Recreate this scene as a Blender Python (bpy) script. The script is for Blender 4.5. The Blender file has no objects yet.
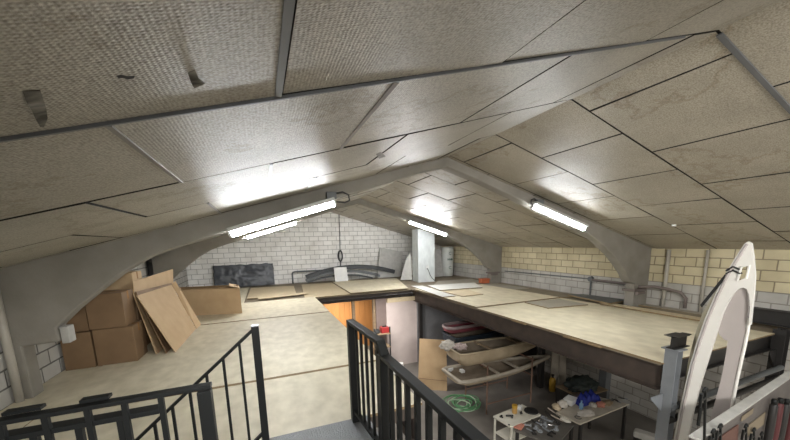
import bpy, bmesh, math, random
from mathutils import Vector, Matrix, noise
random.seed(7)
R = math.radians
SC = bpy.context.scene
COL = SC.collection
# ------------------------------------------------------------------ camera
H = 1.7
F_PX, PY0 = 322.97, 294.48
YAW, PIT, ROL = R(22.147), R(-9.366), R(-1.421)
_F = Vector((math.sin(YAW)*math.cos(PIT), math.cos(YAW)*math.cos(PIT), math.sin(PIT)))
_R0 = Vector((math.cos(YAW), -math.sin(YAW), 0))
_U0 = _R0.cross(_F)
CR = _R0*math.cos(ROL) + _U0*math.sin(ROL)
CU = -_R0*math.sin(ROL) + _U0*math.cos(ROL)
CF = _F
CP = Vector((0, 0, H))
cd = bpy.data.cameras.new('camera')
cam = bpy.data.objects.new('camera', cd)
COL.objects.link(cam)
cam.matrix_world = Matrix(((CR.x, CU.x, -CF.x, 0), (CR.y, CU.y, -CF.y, 0), (CR.z, CU.z, -CF.z, H), (0, 0, 0, 1)))
cd.sensor_width = 36
cd.lens = F_PX/790*36
cd.shift_y = (PY0-220)/790
cd.clip_start = 0.05
SC.camera = cam
# ------------------------------------------------------------------ world, exposure
w = bpy.data.worlds.new('world'); SC.world = w
w.use_nodes = True
w.node_tree.nodes['Background'].inputs[0].default_value = (0.02, 0.02, 0.02, 1)
SC.view_settings.view_transform = 'Standard'
SC.view_settings.look = 'None'
SC.view_settings.gamma = 1
SC.view_settings.use_curve_mapping = False
SC.view_settings.exposure = 1.9
TUBE_E = 25.0          # the fluorescent tubes
WORK_E = 70.0          # added fill light for the workshop below
def area(name, loc, rot, sx, sy, power, col):
    l = bpy.data.lights.new(name, 'AREA'); l.shape = 'RECTANGLE'; l.size = sx; l.size_y = sy
    l.energy = power; l.color = col
    o = bpy.data.objects.new(name, l); COL.objects.link(o)
    o.location = loc; o.rotation_euler = rot
    return o
# added fill lights without fixtures: workshop, side room, hall and store
area('workshop_fill', (3.0, 1.0, -0.35), (R(-12), R(8), 0), 1.6, 0.3, WORK_E, (1.0, 0.95, 0.86))
area('side_room_fill', (2.6, 12.0, -0.45), (0, 0, 0), 1.0, 0.3, 32, (1.0, 0.80, 0.60))  # unseen warm fill added to brighten the pine wall
area('hall_fill', (1.2, -2.6, 2.25), (R(38), R(-28), 0), 2.0, .5, 95, (1.0, 0.97, 0.92))  # added behind the camera to lift the near parts
area('workshop_fill', (6.4, -1.5, -0.4), (0, 0, 0), 1.6, 0.3, 60, (1.0, 0.95, 0.86))  # second added fill for the lower floor
area('store_fill', (3.4, 9.2, -0.30), (R(10), 0, 0), 1.2, 0.25, 20, (1.0, 0.93, 0.88))  # added fill in front of the pale partition

# ------------------------------------------------------------------ pixel rays -> points at a real distance
def ray(px, py):
    return CR*((px-395)/F_PX) + CU*(-(py-PY0)/F_PX) + CF
def at_z(px, py, z):
    v = ray(px, py); return CP + v*((z-H)/v.z)
def at_y(px, py, y):
    v = ray(px, py); return CP + v*(y/v.y)
def at_x(px, py, x):
    v = ray(px, py); return CP + v*(x/v.x)

# ------------------------------------------------------------------ materials
def new_mat(name):
    m = bpy.data.materials.new(name); m.use_nodes = True
    nt = m.node_tree; b = nt.nodes['Principled BSDF']
    return m, nt, b
def rgb(c): return (c[0], c[1], c[2], 1)
def s2l(r, g, b):
    f = lambda c: (c/255/12.92) if c/255 <= .04045 else ((c/255+.055)/1.055)**2.4
    return (f(r), f(g), f(b))
def N(nt, t, **kw):
    n = nt.nodes.new(t)
    for k, v in kw.items():
        if k in n.inputs.keys() if isinstance(k, str) else False: n.inputs[k].default_value = v
        else: setattr(n, k, v)
    return n
def mat(name, c, rough=.6, metal=0., c2=None, scale=6., amt=.5, bump=0., bscale=60., stretch=(1, 1, 1), spec=.5, detail=5.):
    m, nt, b = new_mat(name)
    b.inputs['Roughness'].default_value = rough
    b.inputs['Metallic'].default_value = metal
    b.inputs['Specular IOR Level'].default_value = spec
    tc = nt.nodes.new('ShaderNodeTexCoord')
    mp = nt.nodes.new('ShaderNodeMapping'); mp.inputs['Scale'].default_value = stretch
    nt.links.new(tc.outputs['Object'], mp.inputs['Vector'])
    nz = nt.nodes.new('ShaderNodeTexNoise'); nz.inputs['Scale'].default_value = scale; nz.inputs['Detail'].default_value = detail
    nt.links.new(mp.outputs[0], nz.inputs['Vector'])
    rp = nt.nodes.new('ShaderNodeValToRGB')
    rp.color_ramp.elements[0].position = .5-amt/2; rp.color_ramp.elements[1].position = .5+amt/2
    c2 = c2 or tuple(x*.82 for x in c)
    rp.color_ramp.elements[0].color = rgb(c2); rp.color_ramp.elements[1].color = rgb(c)
    nt.links.new(nz.outputs[0], rp.inputs[0]); nt.links.new(rp.outputs[0], b.inputs['Base Color'])
    if bump:
        n2 = nt.nodes.new('ShaderNodeTexNoise'); n2.inputs['Scale'].default_value = bscale
        nt.links.new(mp.outputs[0], n2.inputs['Vector'])
        bp = nt.nodes.new('ShaderNodeBump'); bp.inputs['Strength'].default_value = bump; bp.inputs['Distance'].default_value = .01
        nt.links.new(n2.outputs[0], bp.inputs['Height']); nt.links.new(bp.outputs[0], b.inputs['Normal'])
    return m
def emit(name, c, e):
    m, nt, b = new_mat(name)
    b.inputs['Base Color'].default_value = rgb(c)
    b.inputs['Emission Color'].default_value = rgb(c)
    b.inputs['Emission Strength'].default_value = e
    return m
def bricks(name, axis, c1, c2, mortar, low=None, low_z=.6, bw=.4, rh=.2, ms=.012, zoff=0.):
    m, nt, b = new_mat(name)
    b.inputs['Roughness'].default_value = .85
    b.inputs['Specular IOR Level'].default_value = .25
    L = nt.links.new
    tc = nt.nodes.new('ShaderNodeTexCoord'); sp = nt.nodes.new('ShaderNodeSeparateXYZ'); cb = nt.nodes.new('ShaderNodeCombineXYZ')
    L(tc.outputs['Object'], sp.inputs[0])
    L(sp.outputs[axis], cb.inputs[0])
    ad = nt.nodes.new('ShaderNodeMath'); ad.operation = 'ADD'; ad.inputs[1].default_value = zoff+20*rh
    L(sp.outputs[2], ad.inputs[0]); L(ad.outputs[0], cb.inputs[1])
    # slightly ragged joints
    wn = nt.nodes.new('ShaderNodeTexNoise'); wn.inputs['Scale'].default_value = 9
    L(tc.outputs['Object'], wn.inputs['Vector'])
    wv = nt.nodes.new('ShaderNodeVectorMath'); wv.operation = 'SCALE'; wv.inputs['Scale'].default_value = .012
    L(wn.outputs['Color'], wv.inputs[0])
    va = nt.nodes.new('ShaderNodeVectorMath'); va.operation = 'ADD'
    L(cb.outputs[0], va.inputs[0]); L(wv.outputs[0], va.inputs[1])
    def brick(a, bb, mo):
        br = nt.nodes.new('ShaderNodeTexBrick')
        br.inputs['Scale'].default_value = 1; br.inputs['Brick Width'].default_value = bw; br.inputs['Row Height'].default_value = rh
        br.inputs['Mortar Size'].default_value = ms; br.inputs['Mortar Smooth'].default_value = .35; br.inputs['Bias'].default_value = -.1
        br.inputs['Color1'].default_value = rgb(a); br.inputs['Color2'].default_value = rgb(bb); br.inputs['Mortar'].default_value = rgb(mo)
        L(va.outputs[0], br.inputs['Vector'])
        return br
    br = brick(c1, c2, mortar); out = br.outputs['Color']
    if low:
        b2 = brick(low[0], low[1], low[2])
        gt = nt.nodes.new('ShaderNodeMath'); gt.operation = 'GREATER_THAN'; gt.inputs[1].default_value = low_z
        L(sp.outputs[2], gt.inputs[0])
        mx = nt.nodes.new('ShaderNodeMix'); mx.data_type = 'RGBA'
        L(gt.outputs[0], mx.inputs['Factor']); L(b2.outputs['Color'], mx.inputs['A']); L(out, mx.inputs['B'])
        out = mx.outputs['Result']
    # grime
    nz = nt.nodes.new('ShaderNodeTexNoise'); nz.inputs['Scale'].default_value = 2.2; nz.inputs['Detail'].default_value = 8
    L(tc.outputs['Object'], nz.inputs['Vector'])
    rp = nt.nodes.new('ShaderNodeValToRGB'); rp.color_ramp.elements[0].position = .3; rp.color_ramp.elements[1].position = .62
    rp.color_ramp.elements[0].color = (.62, .6, .56, 1); rp.color_ramp.elements[1].color = (1, 1, 1, 1)
    L(nz.outputs[0], rp.inputs[0])
    mu = nt.nodes.new('ShaderNodeMix'); mu.data_type = 'RGBA'; mu.blend_type = 'MULTIPLY'; mu.inputs['Factor'].default_value = .5
    L(out, mu.inputs['A']); L(rp.outputs[0], mu.inputs['B']); L(mu.outputs['Result'], b.inputs['Base Color'])
    n2 = nt.nodes.new('ShaderNodeTexNoise'); n2.inputs['Scale'].default_value = 70
    L(tc.outputs['Object'], n2.inputs['Vector'])
    mm = nt.nodes.new('ShaderNodeMath'); mm.operation = 'MULTIPLY_ADD'; mm.inputs[1].default_value = .25
    L(n2.outputs[0], mm.inputs[0]); 
    iv = nt.nodes.new('ShaderNodeMath'); iv.operation = 'SUBTRACT'; iv.inputs[0].default_value = 1
    L(br.outputs['Fac'], iv.inputs[1]); L(iv.outputs[0], mm.inputs[2])
    bp = nt.nodes.new('ShaderNodeBump'); bp.inputs['Strength'].default_value = .6; bp.inputs['Distance'].default_value = .01
    L(mm.outputs[0], bp.inputs['Height']); L(bp.outputs[0], b.inputs['Normal'])
    return m
def ceiling_mat(name, c, c2, sheen_rough, weave):
    m, nt, b = new_mat(name); L = nt.links.new
    tc = nt.nodes.new('ShaderNodeTexCoord')
    nz = nt.nodes.new('ShaderNodeTexNoise'); nz.inputs['Scale'].default_value = 1.7; nz.inputs['Detail'].default_value = 7
    L(tc.outputs['Object'], nz.inputs['Vector'])
    rp = nt.nodes.new('ShaderNodeValToRGB'); rp.color_ramp.elements[0].position = .3; rp.color_ramp.elements[1].position = .68
    rp.color_ramp.elements[0].color = rgb(c2); rp.color_ramp.elements[1].color = rgb(c)
    L(nz.outputs[0], rp.inputs[0])
    # embossed weave: tiny dimples in rows
    mp = nt.nodes.new('ShaderNodeMapping'); L(tc.outputs['Object'], mp.inputs['Vector'])
    wx = nt.nodes.new('ShaderNodeTexWave'); wx.inputs['Scale'].default_value = 24; wx.inputs['Distortion'].default_value = 1.2; wx.bands_direction = 'X'
    wy = nt.nodes.new('ShaderNodeTexWave'); wy.inputs['Scale'].default_value = 30; wy.inputs['Distortion'].default_value = 1.2; wy.bands_direction = 'Y'
    L(mp.outputs[0], wx.inputs['Vector']); L(mp.outputs[0], wy.inputs['Vector'])
    ml = nt.nodes.new('ShaderNodeMath'); ml.operation = 'MULTIPLY'; L(wx.outputs['Fac'], ml.inputs[0]); L(wy.outputs['Fac'], ml.inputs[1])
    sp = nt.nodes.new('ShaderNodeTexNoise'); sp.inputs['Scale'].default_value = 95; sp.inputs['Detail'].default_value = 3
    L(tc.outputs['Object'], sp.inputs['Vector'])
    ad = nt.nodes.new('ShaderNodeMath'); ad.operation = 'MULTIPLY_ADD'; ad.inputs[1].default_value = weave
    L(ml.outputs[0], ad.inputs[0]); L(sp.outputs[0], ad.inputs[2])
    bp = nt.nodes.new('ShaderNodeBump'); bp.inputs['Strength'].default_value = .35; bp.inputs['Distance'].default_value = .005
    L(ad.outputs[0], bp.inputs['Height']); L(bp.outputs[0], b.inputs['Normal'])
    # dark specks at the low points of the fine noise
    r2 = nt.nodes.new('ShaderNodeValToRGB'); r2.color_ramp.elements[0].position = .30; r2.color_ramp.elements[1].position = .62
    r2.color_ramp.elements[0].color = (.42, .40, .37, 1); r2.color_ramp.elements[1].color = (1, 1, 1, 1)
    L(sp.outputs[0], r2.inputs[0])
    mu = nt.nodes.new('ShaderNodeMix'); mu.data_type = 'RGBA'; mu.blend_type = 'MULTIPLY'; mu.inputs['Factor'].default_value = .8
    L(rp.outputs[0], mu.inputs['A']); L(r2.outputs[0], mu.inputs['B']); L(mu.outputs['Result'], b.inputs['Base Color'])
    sn = nt.nodes.new('ShaderNodeTexNoise'); sn.inputs['Scale'].default_value = 1.1; sn.inputs['Detail'].default_value = 9; sn.inputs['Roughness'].default_value = .62
    L(tc.outputs['Object'], sn.inputs['Vector'])
    r3 = nt.nodes.new('ShaderNodeValToRGB'); e3 = r3.color_ramp.elements
    e3[0].position = .555; e3[0].color = (1, 1, 1, 1); e3[1].position = .60; e3[1].color = (1, 1, 1, 1)
    ne = e3.new(.575); ne.color = (.70, .64, .55, 1)
    L(sn.outputs[0], r3.inputs[0])
    m3 = nt.nodes.new('ShaderNodeMix'); m3.data_type = 'RGBA'; m3.blend_type = 'MULTIPLY'; m3.inputs['Factor'].default_value = .8
    L(mu.outputs['Result'], m3.inputs['A']); L(r3.outputs[0], m3.inputs['B']); L(m3.outputs['Result'], b.inputs['Base Color'])
    b.inputs['Roughness'].default_value = sheen_rough
    b.inputs['Specular IOR Level'].default_value = .38
    return m

M = {}
M['ceil_l'] = ceiling_mat('woven_foil_panel', (.50, .47, .395), (.40, .37, .305), .44, .8)
M['ceil_r'] = ceiling_mat('plain_insulation_panel', (.50, .46, .375), (.40, .365, .295), .46, .12)
M['gap'] = mat('dark_gap', (.02, .018, .015), .9)
M['alu'] = mat('dull_aluminium', (.30, .30, .30), .4, .6)
M['dark_strip'] = mat('dark_grey_strip', (.17, .175, .18), .5, .3)
M['concrete'] = mat('smooth_grey_concrete', (.30, .28, .245), .85, c2=(.22, .205, .175), scale=3, bump=.25, bscale=40)
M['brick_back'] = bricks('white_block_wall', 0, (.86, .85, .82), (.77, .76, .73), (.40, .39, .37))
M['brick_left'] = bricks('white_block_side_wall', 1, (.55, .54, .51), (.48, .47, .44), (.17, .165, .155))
M['brick_right'] = bricks('cream_block_wall', 1, (.68, .61, .42), (.59, .52, .345), (.31, .26, .18), low=((.56, .545, .51), (.48, .465, .43), (.31, .29, .26)), low_z=.60)
M['wall_plain'] = mat('grey_render', (.35, .33, .30), .9)
M['ground'] = mat('oily_concrete_floor', (.20, .185, .165), .75, c2=(.11, .10, .09), scale=1.6, amt=.6, bump=.2)
M['ply'] = mat('pale_plywood', (.74, .67, .50), .6, c2=(.60, .535, .385), scale=3.8, amt=.36, stretch=(1.2, .8, 1), bump=.15, bscale=35, detail=12)
M['floor_ply'] = mat('scuffed_floor_board', (.68, .62, .475), .55, c2=(.54, .485, .355), scale=4.5, amt=.34, stretch=(1.4, .9, 1), bump=.15, bscale=35, detail=12)
M['osb'] = mat('yellowish_board', (.62, .52, .35), .65, c2=(.50, .41, .26), scale=14, amt=.6)
M['white_sheet'] = mat('white_melamine_sheet', (.70, .69, .64), .35, c2=(.60, .59, .54), scale=2)
M['grey_sheet'] = mat('grey_stained_sheet', (.42, .385, .31), .6, c2=(.33, .30, .24), scale=3)
M['brown_sheet'] = mat('brown_stained_sheet', (.27, .22, .15), .7, c2=(.18, .145, .10), scale=3)
M['dark_sheet'] = mat('dark_green_grey_sheet', (.13, .135, .125), .6)
M['board_edge'] = mat('raw_board_edge', (.27, .19, .10), .8)
M['steel_brown'] = mat('brown_primed_steel', (.088, .066, .053), .55, .2, c2=(.052, .042, .036), scale=5, bump=.1)
M['steel_grey'] = mat('grey_painted_steel', (.27, .29, .31), .5, .2, c2=(.21, .225, .24), scale=5)
M['steel_black'] = mat('black_powder_coat', (.008, .009, .009), .5, .0, spec=.3)
M['steel_dark'] = mat('dark_painted_steel', (.03, .028, .027), .5, .2)
M['checker'] = mat('checker_plate_steel', (.17, .175, .18), .4, .6, bump=.9, bscale=70)
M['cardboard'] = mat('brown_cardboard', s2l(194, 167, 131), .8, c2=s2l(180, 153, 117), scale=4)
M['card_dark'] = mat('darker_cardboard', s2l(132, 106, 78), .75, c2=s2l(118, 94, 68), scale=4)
M['tape'] = mat('clear_packing_tape', s2l(170, 130, 88), .15)
M['plastic_black'] = mat('crumpled_black_plastic', (.07, .075, .085), .42, c2=(.045, .05, .058), bump=.3, bscale=9)
M['grey_profile'] = mat('grey_rubber_profile', (.075, .08, .085), .35, .2)
M['pipe_grey'] = mat('grey_pipe', (.13, .14, .145), .5)
M['pipe_pale'] = mat('pale_painted_pipe', (.48, .45, .39), .5)
M['tile_white'] = mat('white_board', (.78, .78, .76), .4)
M['slab_grey'] = mat('dusty_grey_slab', (.50, .49, .46), .8, c2=(.36, .355, .335), scale=7)
M['duct'] = mat('pale_galvanised_casing', (.62, .655, .65), .45, .1, c2=(.47, .50, .50), scale=9, stretch=(1, 1, .4))
M['cable_black'] = mat('black_cable', (.03, .03, .03), .6)
M['wrap_white'] = mat('white_wrapped_insulation', (.60, .62, .58), .35, c2=(.50, .52, .48), scale=4)
M['print_green'] = mat('green_print', (.05, .11, .07), .5)
M['orange'] = mat('orange_plastic', (.62, .17, .07), .5)
M['rust'] = mat('rusty_pipe', (.20, .12, .085), .75)
M['mauve_pipe'] = mat('weathered_mauve_pipe', (.20, .165, .15), .7)
M['hull_tan'] = mat('tan_gelcoat', (.52, .43, .30), .6, c2=(.38, .30, .20), scale=4, bump=.1)
M['hull_in'] = mat('brown_laminate', (.23, .185, .135), .75, c2=(.15, .12, .085), scale=5)
M['hull_pale'] = mat('dusty_white_gelcoat', (.50, .45, .37), .6, c2=(.36, .32, .26), scale=5)
M['hull_blue'] = mat('dark_blue_hull', (.018, .03, .045), .35)
M['kayak_pink'] = mat('faded_maroon_hull', (.26, .07, .085), .4)
M['kayak_rim'] = mat('grey_mauve_rim', (.36, .29, .29), .5)
M['cloth_white'] = mat('white_rag', (.62, .58, .52), .9, c2=(.5, .46, .41), scale=8)
M['cloth_pink'] = mat('pale_pink_rag', (.52, .42, .40), .9)
M['hose_green'] = mat('green_hose', (.10, .30, .13), .4)
M['hose_white'] = mat('pale_green_hose', (.42, .55, .40), .4)
M['gel_white'] = mat('white_gelcoat', (.86, .845, .80), .32, c2=(.80, .785, .74), scale=2)
M['gel_inner'] = mat('pinkish_grey_laminate', (.50, .455, .44), .5, c2=(.44, .40, .385), scale=2)
M['gel_dark'] = mat('dull_mauve_board', (.20, .155, .14), .7)
M['gel_olive'] = mat('olive_laminate', (.40, .36, .25), .5, c2=(.31, .275, .18), scale=3)
M['strap'] = mat('black_webbing', (.015, .015, .015), .6)
M['blue_cloth'] = mat('royal_blue_cloth', (.015, .03, .28), .6)
M['dark_green'] = mat('dark_green_tarpaulin', (.02, .028, .025), .7)
M['table_white'] = mat('off_white_table_top', (.62, .60, .52), .5)
M['steel_top'] = mat('scratched_steel_top', (.16, .15, .135), .5, .4, scale=9)
M['yellow'] = mat('yellow_plastic', (.48, .28, .03), .4)
M['amber'] = mat('amber_jar', (.50, .30, .10), .3)
M['black'] = mat('matt_black', (.012, .012, .012), .6)
M['chrome'] = mat('bright_metal', (.55, .55, .55), .25, .9)
M['red'] = mat('red_plastic', (.28, .025, .025), .4)
M['salmon'] = mat('salmon_pad', (.50, .20, .14), .7)
M['dark_red'] = mat('dark_red_sleeve', (.085, .018, .02), .55)
M['blue_light'] = mat('pale_blue_plastic', (.20, .36, .55), .3)
M['wood_old'] = mat('old_timber', (.26, .19, .11), .8, c2=(.18, .13, .08), scale=3, stretch=(1, 1, 6))
M['wood_orange'] = mat('varnished_pine', (.52, .28, .11), .45, c2=(.38, .19, .07), scale=5, stretch=(1, 1, .15))
M['panel_pink'] = mat('pale_pinkish_board', (.62, .55, .52), .6, c2=(.52, .45, .43), scale=3)
M['panel_grey'] = mat('blue_grey_sheet', (.20, .205, .215), .5)
M['rack_grey'] = mat('grey_weathered_panel', (.145, .128, .118), .65, c2=(.09, .08, .075), scale=4)
M['brick_red'] = mat('red_brown_print', (.13, .06, .045), .7, scale=20)
M['foil_torn'] = mat('torn_foil_facing', (.30, .28, .235), .6, c2=(.055, .05, .04), scale=30, amt=.3, stretch=(.3, 1.5, 1))  # dark streaks paint shading into the curled foil
M['fixture'] = mat('white_fixture_housing', (.55, .55, .53), .5)
M['tube'] = emit('lit_tube', (.93, .97, 1.0), TUBE_E)
M['tube_far'] = emit('boosted_lit_tube', (.97, .98, 1.0), TUBE_E*2.1)  # far tubes turned up to brighten the far end

# ------------------------------------------------------------------ mesh builder
class MB:
    def __init__(self): self.bm = bmesh.new()
    def _mark(self): return len(self.bm.verts)
    def box(self, c, s, rot=None):
        r = bmesh.ops.create_cube(self.bm, size=1)
        mt = Matrix.Translation(Vector(c)) @ (rot.to_4x4() if rot else Matrix()) @ Matrix.Diagonal((s[0], s[1], s[2], 1))
        bmesh.ops.transform(self.bm, matrix=mt, verts=r['verts']); return self
    def span(self, a, b):
        a, b = Vector(a), Vector(b)
        return self.box((a+b)/2, [abs(q) for q in (b-a)])
    def bar(self, p, q, w_, h_, up=(0, 0, 1)):
        p, q = Vector(p), Vector(q); d = q-p; L = d.length; z = d.normalized(); u = Vector(up)
        if abs(z.dot(u)) > .98: u = Vector((1, 0, 0)) if abs(z.x) < .9 else Vector((0, 1, 0))
        x = u.cross(z).normalized(); y = z.cross(x)
        rot = Matrix((x, y, z)).transposed()
        return self.box((p+q)/2, (w_, h_, L), rot)
    def cyl(self, p, q, r, n=12, r2=None, caps=True):
        p, q = Vector(p), Vector(q); d = q-p
        rr = bmesh.ops.create_cone(self.bm, cap_ends=caps, segments=n, radius1=r, radius2=r if r2 is None else r2, depth=d.length)
        mt = Matrix.Translation((p+q)/2) @ d.to_track_quat('Z', 'Y').to_matrix().to_4x4()
        bmesh.ops.transform(self.bm, matrix=mt, verts=rr['verts']); return self
    def tube(self, pts, r, n=8, cyclic=False):
        pts = [Vector(p) for p in pts]; rings = []
        K = len(pts)
        nrm = None
        for i, p in enumerate(pts):
            if cyclic: t = pts[(i+1) % K]-pts[i-1]
            else: t = pts[min(i+1, K-1)]-pts[max(i-1, 0)]
            t.normalize()
            if nrm is None:
                nrm = t.orthogonal().normalized()
            nrm = (nrm - t*nrm.dot(t)).normalized()
            b = t.cross(nrm)
            rings.append([self.bm.verts.new(p + (nrm*math.cos(2*math.pi*k/n)+b*math.sin(2*math.pi*k/n))*r) for k in range(n)])
        rng = range(K if cyclic else K-1)
        for i in rng:
            a, c = rings[i], rings[(i+1) % K]
            for k in range(n):
                self.bm.faces.new((a[k], a[(k+1) % n], c[(k+1) % n], c[k]))
        if not cyclic:
            self.bm.faces.new(rings[0][::-1]); self.bm.faces.new(rings[-1])
        return self
    def prism(self, poly, d):
        """polygon (3D points, planar) extruded by vector d"""
        d = Vector(d)
        a = [self.bm.verts.new(Vector(p)) for p in poly]; b = [self.bm.verts.new(Vector(p)+d) for p in poly]
        n = len(a)
        self.bm.faces.new(a[::-1]); self.bm.faces.new(b)
        for i in range(n): self.bm.faces.new((a[i], a[(i+1) % n], b[(i+1) % n], b[i]))
        return self
    def sheet(self, quad, th):
        q = [Vector(p) for p in quad]
        n = (q[1]-q[0]).cross(q[3]-q[0]).normalized()
        return self.prism(q, n*th)
    def lathe(self, prof, c, n=16, axis=None):
        c = Vector(c); rings = []
        for r_, z_ in prof:
            rings.append([self.bm.verts.new(c+Vector((r_*math.cos(2*math.pi*k/n), r_*math.sin(2*math.pi*k/n), z_))) for k in range(n)])
        for a, b in zip(rings, rings[1:]):
            for k in range(n): self.bm.faces.new((a[k], a[(k+1) % n], b[(k+1) % n], b[k]))
        self.bm.faces.new(rings[0][::-1]); self.bm.faces.new(rings[-1]); return self
    def grid(self, fn, nu, nv):
        vs = [[self.bm.verts.new(Vector(fn(i/nu, j/nv))) for j in range(nv+1)] for i in range(nu+1)]
        for i in range(nu):
            for j in range(nv): self.bm.faces.new((vs[i][j], vs[i+1][j], vs[i+1][j+1], vs[i][j+1]))
        return self
    def blob(self, c, s, rough=.25, seed=0, sub=3, fr=2.5, flat=False):
        r = bmesh.ops.create_icosphere(self.bm, subdivisions=sub, radius=1)
        for v in r['verts']:
            k = 1 + rough*noise.noise(v.co*fr + Vector((seed*7.3, seed*3.1, 0))) + rough*.6*noise.noise(v.co*fr*2.6 + Vector((0, seed*5.7, 1)))
            p = v.co*k
            if flat and p.z < -.35: p.z = -.35
            v.co = Vector((c[0]+p.x*s[0], c[1]+p.y*s[1], c[2]+p.z*s[2]))
        return self
    def build(self, name, m, parent=None, origin=None, smooth=False, bevel=0., solid=0., recalc=True):
        if recalc: bmesh.ops.recalc_face_normals(self.bm, faces=self.bm.faces)
        if parent is not None: og = parent.get('_o', None); og = Vector(og) if og is not None else Vector()
        else: og = Vector(origin) if origin is not None else Vector()
        bmesh.ops.translate(self.bm, vec=-og, verts=self.bm.verts)
        me = bpy.data.meshes.new(name); self.bm.to_mesh(me); self.bm.free()
        me.materials.append(M[m] if isinstance(m, str) else m)
        if smooth:
            for p in me.polygons: p.use_smooth = True
        o = bpy.data.objects.new(name, me); COL.objects.link(o)
        if parent is not None: o.parent = parent
        else:
            o.location = og
        o['_o'] = tuple(og)
        if solid:
            s = o.modifiers.new('solid', 'SOLIDIFY'); s.thickness = solid; s.offset = 0
        if bevel:
            b = o.modifiers.new('bevel', 'BEVEL'); b.width = bevel; b.segments = 2; b.limit_method = 'ANGLE'
        return o
def tag(o, label, cat, group=None, kind=None):
    o['label'] = label; o['category'] = cat
    if group: o['group'] = group
    if kind: o['kind'] = kind
    return o
def thing(name, label, cat, loc=(0, 0, 0), group=None, kind=None):
    o = bpy.data.objects.new(name, None); COL.objects.link(o); o.location = loc; o.empty_display_size = .1
    o['_o'] = tuple(loc)
    return tag(o, label, cat, group, kind)

# ================================================================== SETTING
XL, XR, XC, ZC, ZEL, ZER = -2.74, 8.66, 2.98, 3.05, 1.48, 1.378
YN, YB, ZG = -5.0, 14.72, -2.83
SL, SR = (ZC-ZEL)/(XC-XL), (ZC-ZER)/(XC-XR)
def cz(x): return ZEL+SL*(x-XL) if x < XC else ZER+SR*(x-XR)
def struct(o, label, cat): return tag(o, label, cat, kind='structure')

struct(MB().span((XL-.2, YN, ZG-.2), (XR+.2, YB, ZG)).build('floor', 'ground'), 'oil stained grey concrete floor of the workshop below', 'floor')
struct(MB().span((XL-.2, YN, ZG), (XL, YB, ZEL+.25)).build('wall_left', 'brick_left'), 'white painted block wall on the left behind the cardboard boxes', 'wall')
struct(MB().span((XR, YN, ZG), (XR+.2, YB, ZER+.25)).build('wall_right', 'brick_right'), 'block wall on the right, cream above and white below', 'wall')
gable = lambda y: [(XL, y, ZG), (XR, y, ZG), (XR, y, ZER+.1), (XC, y, ZC+.1), (XL, y, ZEL+.1)]
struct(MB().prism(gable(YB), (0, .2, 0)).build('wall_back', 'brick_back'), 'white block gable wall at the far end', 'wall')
struct(MB().prism(gable(YN), (0, -.2, 0)).build('wall_front', 'wall_plain'), 'grey gable wall at the near end', 'wall')

def ceiling(side):
    m = MB(); g = .010
    rows = [YN]
    y = 1.42-1.125*6
    ys = [y+1.135*k for k in range(0, 20)]
    ys = [1.42+1.125*k for k in range(-6, 13)]
    rnd = random.Random(3 if side == 'l' else 4)
    th = .014
    for r_, y0 in enumerate(ys):
        y1 = min(y0+1.125, YB)
        if y0 >= YB-.05: break
        y0 = max(y0, YN)
        k = (r_-6)
        if side == 'l':
            ph = .12 if k % 2 else -.44
            xs = [ph+1.06*i for i in range(-4, 5)]; lo, hi = XL, XC
        else:
            ph = 3.79 if k % 2 else 3.25
            xs = [ph+1.075*i for i in range(-2, 7)]; lo, hi = XC, XR
        xs = [lo]+[x for x in xs if lo+.1 < x < hi-.1]+[hi]
        for a, b in zip(xs, xs[1:]):
            # each panel a thin box lying on the slope, with tiny irregularities
            dz = [rnd.uniform(-.004, .004) for _ in range(4)]
            ga = g if a != lo else 0; gb = g if b != hi else 0
            s = SL if side == 'l' else SR
            def zz(x):
                return ZEL+SL*(x-XL) if side == 'l' else ZER+SR*(x-XR)
            nx, ny = 6, 6
            bow = rnd.uniform(-.006, .012)
            def fn(u, v):
                x = a+ga+(b-gb-a-ga)*u; yy = y0+g+(y1-y0-2*g)*v
                d = (dz[0]*(1-u)+dz[1]*u)*(1-v)+(dz[2]*(1-u)+dz[3]*u)*v
                return (x, yy, zz(x)+d-bow*4*u*(1-u)*4*v*(1-v)*.5)
            m.grid(fn, nx, ny)
            # edges
            for e in ((0, None), (1, None), (None, 0), (None, 1)):
                def fe(t, h, e=e):
                    p = fn(e[0] if e[0] is not None else t, e[1] if e[1] is not None else t)
                    return (p[0], p[1], p[2]+h*th)
                n0 = len(m.bm.faces); m.grid(fe, nx, 1)
                m.bm.faces.ensure_lookup_table()
                for q in range(n0, len(m.bm.faces)): m.bm.faces[q].material_index = 1
    o = m.build('ceiling_left' if side == 'l' else 'ceiling_right', 'ceil_l' if side == 'l' else 'ceil_r', smooth=False, recalc=False)
    o.data.materials.append(M['gap'])
    return o
struct(ceiling('l'), 'left roof slope of woven foil faced insulation panels', 'ceiling')
struct(ceiling('r'), 'right roof slope of plain beige insulation panels', 'ceiling')
m = MB()
m.prism([(XL-.2, YN, cz(XL)+.014-.2*SL), (XC, YN, ZC+.014), (XC, YN, ZC+.15), (XL-.2, YN, cz(XL)+.15-.2*SL)], (0, YB-YN+.2, 0))
m.prism([(XC, YN, ZC+.014), (XR+.2, YN, cz(XR)+.014+.2*SR), (XR+.2, YN, cz(XR)+.15+.2*SR), (XC, YN, ZC+.15)], (0, YB-YN+.2, 0))
struct(m.build('roof', 'gap'), 'dark roof void behind the ceiling panel joints', 'roof')
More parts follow.
